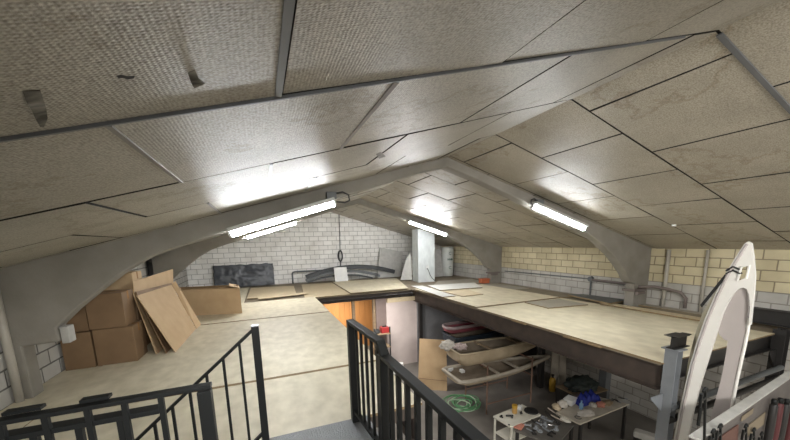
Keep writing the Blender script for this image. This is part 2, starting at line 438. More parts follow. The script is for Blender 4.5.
# metal cover strips over some of the panel joints
m = MB()
for y, ww in ((1.42, .010),):
    m.bar((XL, y, cz(XL)-.006), (XC-.35, y, cz(XC-.35)-.006), .012, ww, up=(0, 1, 0))
m.bar((.11, .30, cz(.11)-.004), (.11, 1.40, cz(.11)-.004), .024, .010)
m.bar((1.17, -.7, cz(1.17)-.006), (1.17, .28, cz(1.17)-.006), .024, .010)
struct(m.build('trim_1', 'dark_strip'), 'dark cover strip along the nearest left ceiling joint', 'trim')
m = MB()
for x, y0, y1 in ((-.44, 1.44, 2.53), (.62, 1.44, 2.53), (.12, 2.56, 3.66), (-.44, 3.69, 4.8), (.62, 3.69, 4.8)):
    m.bar((x, y0, cz(x)-.004), (x, y1, cz(x)-.004), .022, .008)
struct(m.build('trim_2', 'alu'), 'thin aluminium strips over the short left ceiling joints', 'trim')
m = MB()
m.bar((XC+.03, 1.42, cz(XC+.03)-.006), (5.6, 1.42, cz(5.6)-.006), .012, .034, up=(0, 1, 0))
struct(m.build('trim_3', 'dark_strip'), 'dark cover strip running down the nearest right ceiling joint', 'trim')

# portal frames (concrete)
def frame_poly():
    lo_left = [(XL, 0-.05), (-2.60, -.05), (-2.60, .62), (-2.27, .63), (-2.28, .80), (-2.10, .98), (-1.85, 1.19), (-1.57, 1.41), (-1.27, 1.59), (-.86, 1.735), (-.33, 1.89), (.56, 2.17), (1.14, 2.355), (2.49, 2.78), (2.98, 2.90)]
    lo_right = [(3.62, 2.72), (4.41, 2.455), (5.57, 2.06), (6.0, 1.92), (6.4, 1.78), (6.78, 1.60), (7.05, 1.43), (7.30, 1.27), (7.58, 1.04), (7.82, .82), (7.98, .62), (8.14, .56), (8.14, -.05), (XR, -.05)]
    top = [(XR, ZER+.02), (XC, ZC+.02), (XL, ZEL+.02)]
    return lo_left+lo_right+top
FY = (-.42, 4.88, 10.12)
for y, lab in zip(FY, ('concrete portal frame over the stair landing', 'nearer concrete portal frame crossing the whole ceiling', 'farther concrete portal frame beside the grey pillar')):
    struct(MB().prism([(x, y, z) for x, z in frame_poly()], (0, .22, 0)).build('portal_frame', 'concrete', bevel=.02), lab, 'frame')

# mezzanine, left part: floor boards with open joints
m = MB()
EX = 1.45
def slab(x0, y0, x1, y1, z=0.): m.span((x0, y0, -.03), (x1, y1, z))
slab(-2.28, 2.87, EX, 4.22); slab(XL, 2.87, -2.29, 5.9)
slab(-2.28, 4.255, EX, 5.9, .010); slab(XL, 5.9, EX, 7.88, .010)
slab(XL, 7.915, EX, 10.35, .018)
fm = m.build('floor_mezzanine', 'floor_ply')
fm.data.materials.append(M['board_edge'])
for p in fm.data.polygons:
    if abs(p.normal.z) < .5: p.material_index = 1
struct(fm, 'scuffed pale boarded mezzanine floor left of the opening', 'floor')
m = MB()
for y in (4.237, 7.897): m.span((XL+.05, y-.02, -.012), (EX-.02, y+.02, .006))
struct(m.build('trim_4', 'board_edge'), 'brown batten in the open joints of the left floor', 'trim')
m = MB()
m.span((XL, 2.87, -.16), (EX-.02, 10.35, -.031))
struct(m.build('slab', 'steel_brown'), 'dark floor structure under the left boards', 'slab')
m = MB()
m.span((XL, 10.37, -.05), (4.86, YB, -.02)); m.span((4.88, 2.50, -.05), (XR, YB, -.02))
struct(m.build('floor_platform', 'brown_sheet'), 'dark boarded deck under the loose sheets', 'floor')

# far edge of the opening: brown steel beam and pipes
def ibeam(m, p, q, h, b, t=.014, up=(0, 0, 1)):
    p, q = Vector(p), Vector(q); u = Vector(up)
    m.bar(p+u*(h/2-t/2), q+u*(h/2-t/2), b, t, up=u); m.bar(p-u*(h/2-t/2), q-u*(h/2-t/2), b, t, up=u)
    m.bar(p, q, t, h-2*t, up=u)
m = MB(); ibeam(m, (EX-.1, 10.44, -.165), (4.9, 10.44, -.14), .18, .12)
struct(m.build('beam', 'steel_brown'), 'brown steel beam along the far edge of the floor opening', 'beam')
m = MB(); m.cyl((EX, 10.27, -.16), (4.85, 10.27, -.13), .022); m.cyl((EX, 10.29, -.22), (4.85, 10.29, -.22), .016)
tag(m.build('conduit', 'steel_dark'), 'pair of dark thin pipes clipped along the far edge of the floor opening', 'pipe')
# platform edge beam on the opening side
m = MB(); ibeam(m, (4.97, 2.52, -.235), (4.97, 10.3, -.235), .37, .17)
struct(m.build('beam', 'steel_brown'), 'long brown steel beam carrying the platform edge beside the opening', 'beam')
m = MB(); ibeam(m, (5.05, 2.57, -.19), (XR, 2.57, -.19), .28, .14)
struct(m.build('beam', 'steel_dark'), 'dark steel beam under the near end of the platform', 'beam')
m = MB(); ibeam(m, (EX-.08, 2.9, -.3), (EX-.08, 10.3, -.3), .28, .12)
struct(m.build('beam', 'steel_brown'), 'brown steel beam under the left floor edge', 'beam')
m = MB(); ibeam(m, (8.38, YN, .19), (8.38, 3.3, .19), .27, .16)
struct(m.build('beam', 'steel_dark'), 'black steel beam running along the right wall behind the white moulding', 'beam')

# ------------------------------------------------------------------ steel columns
t = thing('steel_column', 'grey steel column at the near corner of the platform', 'column', (4.95, 2.43, ZG), kind='structure')
m = MB(); m.box((4.95, 2.40, (ZG+.20)/2), (.12, .012, .20-ZG)); m.box((4.95-.06, 2.40, (ZG+.20)/2), (.012, .14, .20-ZG)); m.box((4.95+.06, 2.40, (ZG+.20)/2), (.012, .14, .20-ZG))
m.build('shaft', 'steel_grey', t)
MB().box((4.95, 2.40, .207), (.20, .20, .014)).build('cap_plate', 'steel_grey', t)
MB().prism([(4.87, 2.425, -.43), (4.62, 2.425, -.43), (4.62, 2.425, -.46), (4.87, 2.425, -.68)], (0, .012, 0)).build('gusset', 'steel_grey', t)
MB().box((4.95, 2.43, ZG+.006), (.26, .26, .012)).build('base_plate', 'steel_grey', t)
t = thing('steel_bracket', 'dark steel stub beam lying on the column cap', 'bracket', (5.1, 2.45, 0))
m = MB(); ibeam(m, (4.86, 2.40, .30), (5.2, 2.40, .30), .17, .1, t=.01); m.build('stub_beam', 'steel_dark', t)
MB().box((4.97, 2.40, .388), (.26, .16, .008)).build('plate', 'steel_dark', t)
t = thing('steel_column', 'dark steel column in front of the right wall', 'column', (8.15, 2.45, ZG), kind='structure')
m = MB(); m.box((8.15, 2.45, (ZG+.05)/2), (.16, .012, -ZG+.05)); m.box((8.07, 2.45, (ZG+.05)/2), (.012, .16, -ZG+.05)); m.box((8.23, 2.45, (ZG+.05)/2), (.012, .16, -ZG+.05))
m.build('shaft', 'steel_dark', t)
MB().prism([(8.06, 2.44, -.30), (7.82, 2.44, -.30), (7.82, 2.44, -.34), (8.06, 2.44, -.62)], (0, .012, 0)).build('gusset', 'steel_dark', t)

# ================================================================== LIGHTS (fluorescent battens on the frames)
def batten(p, q, label, mt='tube'):
    p, q = Vector(p), Vector(q); d = (q-p).normalized(); up = Vector((-d.z, 0, d.x))
    if up.z < 0: up = -up
    mid = (p+q)/2
    t = thing('fluorescent_light', label, 'ceiling light', mid, group='fluorescent battens on the frames')
    hs = MB().bar(p-d*.02+up*.06, q+d*.02+up*.06, .18, .05, up=up).build('housing', 'fixture', t, bevel=.008)
    MB().cyl(p, q, .036, 12).build('tube', mt, t, smooth=False)
    for e, s in ((p, -1), (q, 1)):
        MB().bar(e+d*s*.0, e+d*s*.03, .07, .07, up=up).build('end_cap', 'fixture', hs)
    return t
batten((-.34, 4.76, 1.84), (1.02, 4.76, 2.25), 'lit tube light on the left arm of the nearer frame')
batten((4.76, 4.76, 2.275), (6.14, 4.76, 1.855), 'lit tube light on the right arm of the nearer frame')
batten((-.33, 10.02, 1.90), (1.0, 10.02, 2.29), 'lit tube light on the left arm of the farther frame', 'tube_far')
batten((4.66, 10.02, 2.31), (6.06, 10.02, 1.87), 'lit tube light on the right arm of the farther frame by the pillar', 'tube_far')
batten((-.34, -.53, 1.90), (1.02, -.53, 2.28), 'lit tube light over the stair landing, left arm')
batten((4.76, -.53, 2.275), (6.14, -.53, 1.855), 'lit tube light over the workshop, right arm')
def jbox(name, lab, c, s, cable, parent_m='pipe_grey'):
    t = thing(name, lab, 'junction box', c)
    MB().box(c, s).build('body', parent_m, t, bevel=.006)
    MB().tube(cable, .012, 8).build('cable', 'cable_black', t, smooth=True)
jbox('junction_box', 'grey junction box with black cable above the left tube light', (1.00, 4.80, 2.37), (.14, .09, .1),
     [(1.06, 4.78, 2.40), (1.16, 4.76, 2.42), (1.24, 4.74, 2.38), (1.25, 4.73, 2.30), (1.18, 4.74, 2.27), (1.06, 4.75, 2.28)])
jbox('junction_box', 'grey junction box with black cable above the right tube light', (4.95, 4.80, 2.36), (.16, .09, .1),
     [(4.88, 4.78, 2.39), (4.78, 4.76, 2.42), (4.70, 4.75, 2.39), (4.69, 4.74, 2.32), (4.76, 4.75, 2.30)])

# ================================================================== STAIR LANDING AND RAILINGS
struct(MB().span((-.16, -1.2, -.05), (.84, 2.87, 0)).build('floor_landing', 'checker'), 'steel checker plate landing between the railings', 'floor')
# right guard rail
RX = .735
t = thing('guard_rail', 'dark steel guard railing on the right of the landing', 'railing', (RX, 2.0, 0))
def post(m, x, y, z0, z1, a=.06): m.span((x-a/2, y-a/2, z0), (x+a/2, y+a/2, z1))
ZR1, ZR2 = .995, .90
m = MB(); post(m, RX-.03, 2.82, 0, ZR1-.01, .07); m.build('post', 'steel_black', t, bevel=.004)
m = MB(); post(m, RX+.02, 2.12, 0, ZR2-.01, .07); m.build('post', 'steel_black', t, bevel=.004)
m = MB(); m.bar((RX-.03, 2.86, ZR1-.012), (RX+.01, 2.13, ZR1-.012), .07, .03); m.bar((RX+.01, 2.145, ZR1-.012), (RX+.02, 2.075, ZR2-.012), .07, .03); m.bar((RX+.02, 2.09, ZR2-.012), (RX+.02, .30, ZR2-.012), .07, .03)
m.build('top_rail', 'steel_black', t, bevel=.004)
m = MB(); m.bar((RX-.03, 2.82, .11), (RX+.02, 2.12, .11), .04, .03); m.bar((RX+.02, 2.12, .11), (RX+.02, .3, .11), .04, .03)
m.build('bottom_rail', 'steel_black', t)
for i in range(5):
    y = 2.69-.118*i
    m = MB(); post(m, RX-.02+.008*i, y, .11, ZR1-.02, .022); m.build('baluster', 'steel_black', t)
for i in range(11):
    y = 1.97-.138*i
    m = MB(); post(m, RX+.02, y, .11, ZR2-.02, .03); m.build('baluster', 'steel_black', t)
# left stair rail, running down with the flight
PX, PY_ = -.10, 2.83
sl = .855
t = thing('stair_handrail', 'black sloping stair handrail with pale capped newel post', 'railing', (PX, PY_, 0))
m = MB(); post(m, PX, PY_, -.05, 1.04, .058); m.build('newel_post', 'steel_black', t, bevel=.003)
MB().box((PX, PY_, 1.043), (.058, .058, .008)).build('post_cap', 'alu', t)
x1 = -2.0
MB().bar((PX, PY_, 1.025), (x1, PY_, 1.025-sl*(PX-x1)), .035, .022).build('top_rail', 'steel_black', t)
MB().bar((PX, PY_, .10), (x1, PY_, .10-sl*(PX-x1)), .035, .022).build('bottom_rail', 'steel_black', t)
for i in range(1, 15):
    x = PX-.128*i
    m = MB(); m.span((x-.01, PY_-.01, .10+sl*(x-PX)), (x+.01, PY_+.01, 1.02+sl*(x-PX))); m.build('baluster', 'steel_black', t)
# near rail alongside the stair well
NY = 1.52
t = thing('stairwell_rail', 'black double stairwell railing nearest the camera, lower left', 'railing', (-.8, NY, 0))
m = MB(); post(m, -.275, NY, -.05, 1.092, .052); m.build('end_post', 'steel_black', t, bevel=.003)
MB().bar((-.247, NY, 1.107), (-1.9, NY, 1.095), .045, .018).build('top_rail', 'steel_black', t, bevel=.003)
MB().bar((-.445, NY+.03, 1.030), (-1.9, NY+.03, 1.030), .06, .022).build('lower_rail', 'steel_black', t, bevel=.003)
for x in (-.432, -.553, -.668, -.79, -.91, -1.03, -1.15, -1.27, -1.39):
    m = MB(); post(m, x, NY, .05, 1.10, .019); m.build('baluster', 'steel_black', t)
for x in (-.585, -.715, -.845, -.975, -1.1, -1.22):
    m = MB(); post(m, x, NY+.03, .05, 1.02, .022); m.build('baluster', 'steel_black', t)
MB().bar((-.272, NY, .06), (-1.9, NY, .06), .04, .03).build('bottom_rail', 'steel_black', t)
for a, b, lab in ((-.60, -.69, 'short black flat bar lying on the near rail, right one of two'), (-.80, -.905, 'short black flat bar lying on the near rail, left one of two')):
    tag(MB().bar((a, NY+.022, 1.124), (b, NY+.022, 1.123), .035, .012).build('flat_bar', 'steel_black', origin=((a+b)/2, NY, 1.12)), lab, 'bar', group='flat bars on the near rail')
# stair flight below
t = thing('staircase', 'dark steel stair flight going down between the black railings', 'staircase', (-1.5, 2.2, ZG))
for y in (1.56, 2.79):
    MB().bar((-.16, y, -.12), (-3.2+.6, y, -.12-sl*2.44), .03, .2).build('stringer', 'steel_dark', t)
for i in range(11):
    x = -.16-.115-.22*i; z = -.19*(i+1)
    MB().span((x-.12, 1.57, z-.02), (x+.12, 2.78, z)).build('tread', 'checker', t)

# ================================================================== PILLAR, PIPES AND FITTINGS ON THE WALLS
t = thing('pillar', 'pale grey metal clad pillar under the farther right tube light', 'pillar', (6.3, 12.2, 0), kind='structure')
m = MB(); m.prism([(5.93, 11.95, -.02), (6.66, 11.88, -.02), (6.72, 12.55, -.02), (5.98, 12.62, -.02)], (0, 0, 2.18)); m.build('casing', 'duct', t, bevel=.01)
MB().box(at_y(427, 267, 11.89)+Vector((0, -.03, 0)), (.12, .06, .12)).build('socket', 'tile_white', t, bevel=.01)
p0 = at_y(427, 268, 11.82)
MB().tube([p0, p0+Vector((.05, -.03, -.1)), p0+Vector((.12, -.05, -.3)), p0+Vector((.2, -.06, -.42)), (p0.x+.34, 11.75, .03)], .012, 8).build('cable', 'cable_black', t, smooth=True)

def pipe(name, lab, pts, r, m_, cat='pipe', n=10, group=None):
    return tag(MB().tube(pts, r, n).build(name, m_, origin=pts[0], smooth=True), lab, cat, group)
pipe('downpipe', 'pale pipe on the left wall beside the near frame column', [(-2.69, 4.83, .0), (-2.69, 4.83, 1.44)], .04, 'pipe_pale')
pipe('downpipe', 'dark pipe stub in the corner behind the farther left frame', [(-2.66, 10.02, .0), (-2.66, 10.02, 1.42)], .06, 'steel_dark')
pipe('downpipe', 'pale pipe close to the near right frame column', [(XR-.05, 4.50, 0), (XR-.05, 4.50, ZER-.02)], .04, 'pipe_pale')
pipe('downpipe', 'pale thin pipe on the cream wall left of the white moulding', [(XR-.04, 3.80, 0), (XR-.04, 3.80, ZER-.02)], .028, 'pipe_pale')
pipe('conduit', 'grey bent conduit passing round the near right column foot', [(XR-.05, 6.3, .48), (XR-.06, 5.4, .48), (XR-.1, 5.15, .48), (8.2, 4.78, .49), (8.4, 4.74, .49), (XR-.16, 4.66, .49), (XR-.15, 4.4, .47), (XR-.12, 4.15, .42), (XR-.10, 4.05, .3), (XR-.10, 4.05, .08)], .035, 'mauve_pipe')
t = thing('junction_box', 'round grey junction box with conduit on the right wall', 'junction box', (XR-.03, 6.35, .5))
MB().cyl((XR-.08, 6.35, .5), (XR, 6.35, .5), .075, 14).build('body', 'pipe_grey', t)
MB().cyl((XR-.03, 6.35, .44), (XR-.03, 6.35, .03), .022, 8).build('conduit', 'pipe_grey', t)
MB().cyl((XR-.03, 6.42, .5), (XR-.03, 9.9, .46), .016, 8).build('side_conduit', 'pipe_grey', t)
def collar(y, lab):
    t = thing('column_collar', lab, 'collar', (8.14, y, .4))
    MB().span((8.10, y-.04, .37), (8.55, y+.26, .43)).build('band', 'mauve_pipe', t, bevel=.01)
    MB().cyl((8.12, y-.07, .34), (8.4, y-.07, .34), .035, 10).build('pipe', 'mauve_pipe', t)
    MB().span((8.04, y-.05, .47), (8.2, y+.02, .56)).build('haunch_block', 'concrete', t, bevel=.01)
collar(4.88, 'rust stained collar on the near right frame column')
collar(10.12, 'rust stained collar on the far right frame column')
tag(MB().span((-2.265, 4.90, .60), (-2.19, 5.05, .80)).build('haunch_block', 'slab_grey', origin=(-2.27, 4.9, .6), bevel=.01), 'small pale block added for the lit haunch end of the near left column', 'block')  # pale block stands in for light on the haunch end face
# hanging cable at the back wall
t = thing('hanging_cable', 'dark cable hanging down the back wall with a coiled loop', 'cable', (3.33, 14.68, .7))
MB().tube([(3.36, 14.69, 2.94), (3.35, 14.69, 2.2), (3.33, 14.69, 1.3)], .014, 6).build('drop', 'cable_black', t)
for k in range(3):
    pts = [(3.32+.11*math.sin(a)*(1-.2*k), 14.66-.015*k, 1.1+.26*math.cos(a)*(1-.12*k)) for a in [2*math.pi*i/20 for i in range(20)]]
    MB().tube(pts, .012, 6, cyclic=True).build('loop', 'cable_black', t, smooth=True)
MB().tube([(3.33, 14.66, .86), (3.30, 14.66, .6), (3.32, 14.66, .25)], .02, 6).build('tail', 'cable_black', t)

# ================================================================== THINGS ALONG THE BACK WALL
def wrapped(u, v):
    x = -1.82+2.24*u; z = .03+.88*v
    y = 14.42+.16*v
    k = noise.noise(Vector((x*2.2, z*3.5, 1)))*.05+noise.noise(Vector((x*6, z*9, 4)))*.03
    if u in (0, 1) or v in (0, 1): k *= .3
    return (x+.03*noise.noise(Vector((z*5, u*3, 2))), y+k, z+.03*noise.noise(Vector((x*4, v*3, 9)))*(v))
m = MB(); m.grid(wrapped, 56, 24)
m.grid(lambda u, v: (wrapped(u, 1)[0], wrapped(u, 1)[1]+.10*v, wrapped(u, 1)[2]), 56, 1)
m.grid(lambda u, v: (wrapped(0, u)[0], wrapped(0, u)[1]+.10*v, wrapped(0, u)[2]), 24, 1)
m.grid(lambda u, v: (wrapped(1, u)[0], wrapped(1, u)[1]+.10*v, wrapped(1, u)[2]), 24, 1)
bmesh.ops.remove_doubles(m.bm, verts=m.bm.verts, dist=.0005)
tag(m.build('wrapped_panel', 'plastic_black', origin=(-.7, 14.45, 0), smooth=True), 'panel wrapped in crumpled black plastic leaning on the back wall', 'panel')
pipe('conduit', 'grey bent pipe rising from the floor at the back wall', [(1.16, 14.55, 0), (1.16, 14.55, .42), (1.19, 14.55, .48), (1.28, 14.55, .50), (3.1, 14.55, .50)], .035, 'pipe_grey')
def arc_bar(z_off, y, bulge, x0, x1, wd, hh, lab, mt, skew=0.):
    m = MB(); n = 24; pr = None
    pts = [Vector((x0+(x1-x0)*i/n, y+skew*(i/n), z_off+bulge*(1-((2*i/n)-1)**2))) for i in range(n+1)]
    rings = []
    for i, p in enumerate(pts):
        t_ = (pts[min(i+1, n)]-pts[max(i-1, 0)]).normalized(); u_ = Vector((-t_.z, 0, t_.x))
        c4 = [(-wd/2, -hh/2), (wd/2, -hh/2), (wd/2, hh/2), (wd*.2, hh*.75), (-wd*.2, hh*.75), (-wd/2, hh/2)]
        rings.append([m.bm.verts.new(p+Vector((0, a, 0))+u_*b) for a, b in c4])
    for a, b in zip(rings, rings[1:]):
        for k in range(6): m.bm.faces.new((a[k], a[(k+1) % 6], b[(k+1) % 6], b[k]))
    m.bm.faces.new(rings[0][::-1]); m.bm.faces.new(rings[-1])
    tag(m.build('curved_profile', mt, origin=((x0+x1)/2, y, 0)), lab, 'profile', group='curved profiles at the back wall')
arc_bar(.24, 14.30, .34, 1.70, 5.80, .16, .15, 'dark grey arched strip lying on top at the back wall', 'grey_profile')
arc_bar(.12, 14.12, .31, 1.66, 5.0, .13, .09, 'grey arched strip in front at the back wall', 'pipe_grey')
arc_bar(.06, 14.0, .22, 1.70, 4.6, .10, .06, 'lowest dark arched strip at the back wall', 'grey_profile')
def leaning(name, quad, th, m_, lab, cat, bev=.003, group=None):
    q = [Vector(p) for p in quad]
    return tag(MB().sheet(q, th).build(name, m_, origin=(q[0]+q[1])/2, bevel=bev), lab, cat, group)
leaning('board', [(2.84, 13.78, .037), (3.41, 13.78, .037), (3.40, 13.93, .63), (2.84, 13.93, .64)], .02, 'tile_white', 'small square white board leaning on the arched strips', 'board')
leaning('slab', [(4.94, 14.35, 0), (6.12, 14.35, 0), (6.40, 14.62, 1.16), (5.22, 14.62, 1.42)], .05, 'slab_grey', 'big dusty grey slab leaning on the back wall left of the pillar', 'slab')
leaning('sheet', [(5.45, 12.75, .037), (5.95, 12.6, .037), (5.97, 12.75, 1.2), (5.75, 12.78, .9)], .02, 'slab_grey', 'torn pale sheet leaning against the left side of the pillar', 'sheet')
leaning('slab', [(7.0, 13.25, 0), (8.0, 13.25, 0), (7.86, 13.55, 1.26), (7.05, 13.55, 1.26)], .05, 'slab_grey', 'rough grey slab standing right of the pillar', 'slab')
# wrapped insulation roll
t = thing('insulation_roll', 'tall white wrapped insulation roll with green print right of the pillar', 'roll', (8.25, 13.3, 0))
MB().lathe([(.22, 0), (.25, .02), (.27, .3), (.28, .8), (.29, 1.2), (.29, 1.34), (.25, 1.38), (.1, 1.39)], (8.15, 13.3, .0), 20).build('wrapped_body', 'wrap_white', t, smooth=True)
def decal_arc(zc, hgt, a0, a1, rr=.30):
    m = MB(); m.grid(lambda u, v: (8.15+rr*math.cos(a0+(a1-a0)*u), 13.3+rr*math.sin(a0+(a1-a0)*u), zc+hgt*v), 6, 1); return m
# print: a ring symbol and a line of small strokes, as on the roll
for k, zz_ in enumerate((1.08, .42)):
    m = MB()
    pts = [(8.15+.294*math.cos(R(-95)+.22*math.cos(a)), 13.3+.294*math.sin(R(-95)+.22*math.cos(a)), zz_+.06*math.sin(a)) for a in [R(40)+R(280)*i/14 for i in range(15)]]
    m.tube(pts, .012, 6); m.build('print_mark', 'print_green', t)
m = MB()
for k in range(6):
    a = R(-118)+k*R(9); m.box((8.15+.288*math.cos(a), 13.3+.288*math.sin(a), .80), (.03, .012, .07 if k % 2 else .1))
m.build('print_line', 'print_green', t)
# orange tub
t = thing('orange_tub', 'small orange plastic tub on the deck near the far right column', 'tub', (8.0, 10.3, 0))
m = MB(); m.prism([(7.78, 10.2, .0), (8.12, 10.15, .0), (8.16, 10.4, .0), (7.82, 10.45, .0)], (0, 0, .15)); m.build('body', 'orange', t, bevel=.02)
m = MB(); m.prism([(7.76, 10.18, .15), (8.14, 10.13, .15), (8.18, 10.42, .15), (7.80, 10.47, .15)], (0, 0, .03)); m.build('rim', 'orange', t, bevel=.008)

# ================================================================== LOOSE SHEETS ON THE DECK
def flat(name, quad, z, th, m_, lab, group='loose sheets on the deck', tilt=None):
    """quad of (x, y); the sheet's underside at z"""
    pts = [Vector((x, y, z+(tilt[i] if tilt else 0))) for i, (x, y) in enumerate(quad)]
    c = sum(pts, Vector())/len(pts)
    o = MB().prism(pts, (0, 0, th)).build(name, m_, origin=c)
    o.data.materials.append(M['board_edge'])
    for p in o.data.polygons:
        if abs(p.normal.z) < .5: p.material_index = 1
    return tag(o, lab, 'sheet', group)
D0 = -.02
flat('plywood_sheet', [(4.86, 2.46), (7.92, 2.46), (7.86, 4.9), (7.75, 6.55), (4.86, 6.55)], D0, .02, 'ply', 'biggest pale plywood sheet at the near corner of the platform')
flat('plywood_sheet', [(4.86, 6.57), (7.7, 6.57), (7.55, 9.9), (4.86, 10.2)], .006, .022, 'ply', 'pale plywood sheet in the middle of the platform behind the small grey board')
flat('plywood_sheet', [(6.28, 5.66), (7.44, 5.50), (7.46, 6.36), (6.34, 6.48)], .004, .022, 'grey_sheet', 'small square grey board lying on the platform plywood')
flat('plywood_sheet', [(4.80, 8.12), (5.24, 8.10), (5.42, 10.6), (5.02, 10.8)], .034, .02, 'white_sheet', 'narrow white sheet overhanging the opening corner')
flat('plywood_sheet', [(5.36, 9.22), (6.94, 9.05), (7.45, 10.2), (5.56, 10.5)], .046, .02, 'white_sheet', 'wide white sheet in front of the pillar')
flat('plywood_sheet', [(5.38, 7.95), (6.17, 7.99), (6.30, 9.03), (5.36, 9.03)], .030, .016, 'osb', 'tan sheet just in front of the wide white sheet')
flat('plywood_sheet', [(7.72, 6.6), (8.42, 6.5), (8.36, 8.3), (7.7, 8.3)], D0, .03, 'brown_sheet', 'brown stained sheet along the right wall')
flat('plywood_sheet', [(7.6, 8.35), (8.36, 8.35), (8.30, 10.05), (7.55, 10.0)], D0, .026, 'grey_sheet', 'grey brown sheet near the far right column')
flat('plywood_sheet', [(7.80, 5.2), (8.60, 5.3), (8.46, 6.45), (8.05, 6.6)], .03, .04, 'dark_sheet', 'dark green grey sheet by the near right column')
flat('plywood_sheet', [(7.78, 3.4), (8.05, 3.35), (8.02, 5.2), (7.72, 5.4)], .012, .03, 'osb', 'long narrow tan strip beside the near right column')
flat('plywood_sheet', [(8.08, 3.55), (8.32, 3.50), (8.30, 4.5), (8.06, 4.6)], .005, .03, 'brown_sheet', 'dark brown strip by the right wall pipe')
flat('plywood_sheet', [(8.34, 2.9), (8.62, 2.9), (8.62, 4.9), (8.36, 4.9)], .005, .03, 'grey_sheet', 'grey plank lying against the right wall')
flat('plywood_sheet', [(1.15, 10.38), (2.62, 10.38), (2.72, 13.95), (1.45, 13.95)], D0, .02, 'osb', 'yellowish sheet behind the opening at the left end')
flat('plywood_sheet', [(2.64, 10.38), (4.75, 10.38), (5.6, 13.5), (2.74, 13.95)], .012, .024, 'ply', 'pale plywood sheet behind the opening below the white board')
flat('plywood_sheet', [(-.54, 11.06), (.98, 11.24), (1.10, 13.5), (-.49, 13.82)], .004, .024, 'osb', 'yellowish sheet lying in front of the black wrapped panel')
flat('plywood_sheet', [(-.2, 10.62), (1.32, 10.95), (1.30, 11.35), (-.22, 10.95)], .034, .014, 'osb', 'thin tan strip lying askew at the left floor edge')
flat('plywood_sheet', [(-2.6, 10.4), (-.6, 10.4), (-.56, 14.3), (-2.6, 14.3)], D0, .02, 'floor_ply', 'scuffed sheet under the black wrapped panel')
flat('plywood_sheet', [(5.9, 10.7), (8.2, 10.45), (8.4, 11.8), (6.8, 11.85)], D0, .02, 'grey_sheet', 'stained grey sheet at the foot of the pillar')

flat('plywood_sheet', [(4.82, 3.3), (5.1, 3.3), (5.1, 3.95), (4.82, 4.0)], -.047, .024, 'board_edge', 'brown offcut poking out under the platform edge, nearer of two')
flat('plywood_sheet', [(4.84, 4.9), (5.1, 4.9), (5.1, 5.3), (4.84, 5.3)], -.047, .024, 'board_edge', 'brown offcut poking out under the platform edge, farther of two')
# ================================================================== CARDBOARD
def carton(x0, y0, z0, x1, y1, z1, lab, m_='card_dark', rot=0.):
    c = Vector(((x0+x1)/2, (y0+y1)/2, z0))
    t = thing('cardboard_box', lab, 'box', c, group='taped cartons by the left wall')
    m = MB(); m.span((x0, y0, z0), (x1, y1, z1-.004)); m.build('body', m_, t, bevel=.008)
    for s in (0, 1):
        a = y0 if s == 0 else (y0+y1)/2+.002; b = (y0+y1)/2-.002 if s == 0 else y1
        MB().span((x0+.003, a+.003, z1-.004), (x1-.003, b-.003, z1)).build('flap', m_, t)
    m = MB(); m.prism([(x0+.1, (y0+y1)/2-.03, z1), (x1, (y0+y1)/2-.03, z1), (x1, (y0+y1)/2-.03, z1-.12), (x1+.002, (y0+y1)/2-.03, z1-.12), (x1+.002, (y0+y1)/2-.03, z1+.002), (x0+.1, (y0+y1)/2-.03, z1+.002)], (0, .06, 0))
    m.build('tape', 'tape', t)
    t.rotation_euler.z = rot
    return t
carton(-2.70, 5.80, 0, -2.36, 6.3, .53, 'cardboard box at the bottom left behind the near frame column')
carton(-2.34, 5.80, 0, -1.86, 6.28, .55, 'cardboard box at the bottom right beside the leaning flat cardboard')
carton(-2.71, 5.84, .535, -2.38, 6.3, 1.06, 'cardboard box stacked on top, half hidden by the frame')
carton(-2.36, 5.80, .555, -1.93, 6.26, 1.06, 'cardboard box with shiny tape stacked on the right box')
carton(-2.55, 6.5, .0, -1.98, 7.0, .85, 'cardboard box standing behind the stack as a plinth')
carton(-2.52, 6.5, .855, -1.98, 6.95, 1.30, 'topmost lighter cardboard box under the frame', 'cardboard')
# flattened cartons leaning on the stack
def lean_card(pts_bottom, pts_top, lab, flap=None, th=.012, m_='cardboard', extra=None):
    q = [Vector(pts_bottom[0]), Vector(pts_bottom[1]), Vector(pts_top[1]), Vector(pts_top[0])]
    t = thing('flattened_cardboard', lab, 'cardboard', (q[0]+q[1])/2, group='flattened cartons leaning on the stack')
    MB().sheet(q, th).build('sheet', m_, t, bevel=.002)
    if flap:
        MB().sheet([Vector(p) for p in flap], .01).build('flap', m_, t, bevel=.002)
    if extra:
        MB().sheet([Vector(p) for p in extra], .01).build('side_flap', m_, t, bevel=.002)
    return t
b0, b1 = at_z(175, 353, 0), at_z(195.5, 329.5, 0)
t0, t1 = at_x(136, 296, -1.86), at_x(171, 285, -1.80)
e1 = at_z(201, 325, 0); e2 = at_x(178, 285.5, -1.72)
lean_card((b0, b1), (t0, t1), 'front flattened cardboard sheet leaning with its long edge down', extra=[b1+Vector((.015, .01, 0)), e1, at_x(175, 281, -1.74), t1+Vector((.015, .01, 0))])
off = Vector((-.10, .06, 0))
b2, b3 = at_z(166, 354, 0), at_z(190, 330, 0)
t2, t3 = at_x(135, 292, -1.90), at_x(171, 283, -1.86)
lean_card((b2, b3), (t2, t3), 'second flattened cardboard sheet sandwiched behind the front one', m_='card_dark')
b4, b5 = at_z(156, 355, 0), at_z(184, 331, 0)
t4, t5 = at_x(133, 295, -1.93), at_x(173, 283, -1.90)
lean_card((b4, b5), (t4, t5), 'rear flattened cardboard sheet with its top flap standing up', flap=[t4, t5, at_x(172.5, 269, -1.93), at_x(132.5, 281.5, -1.95)])
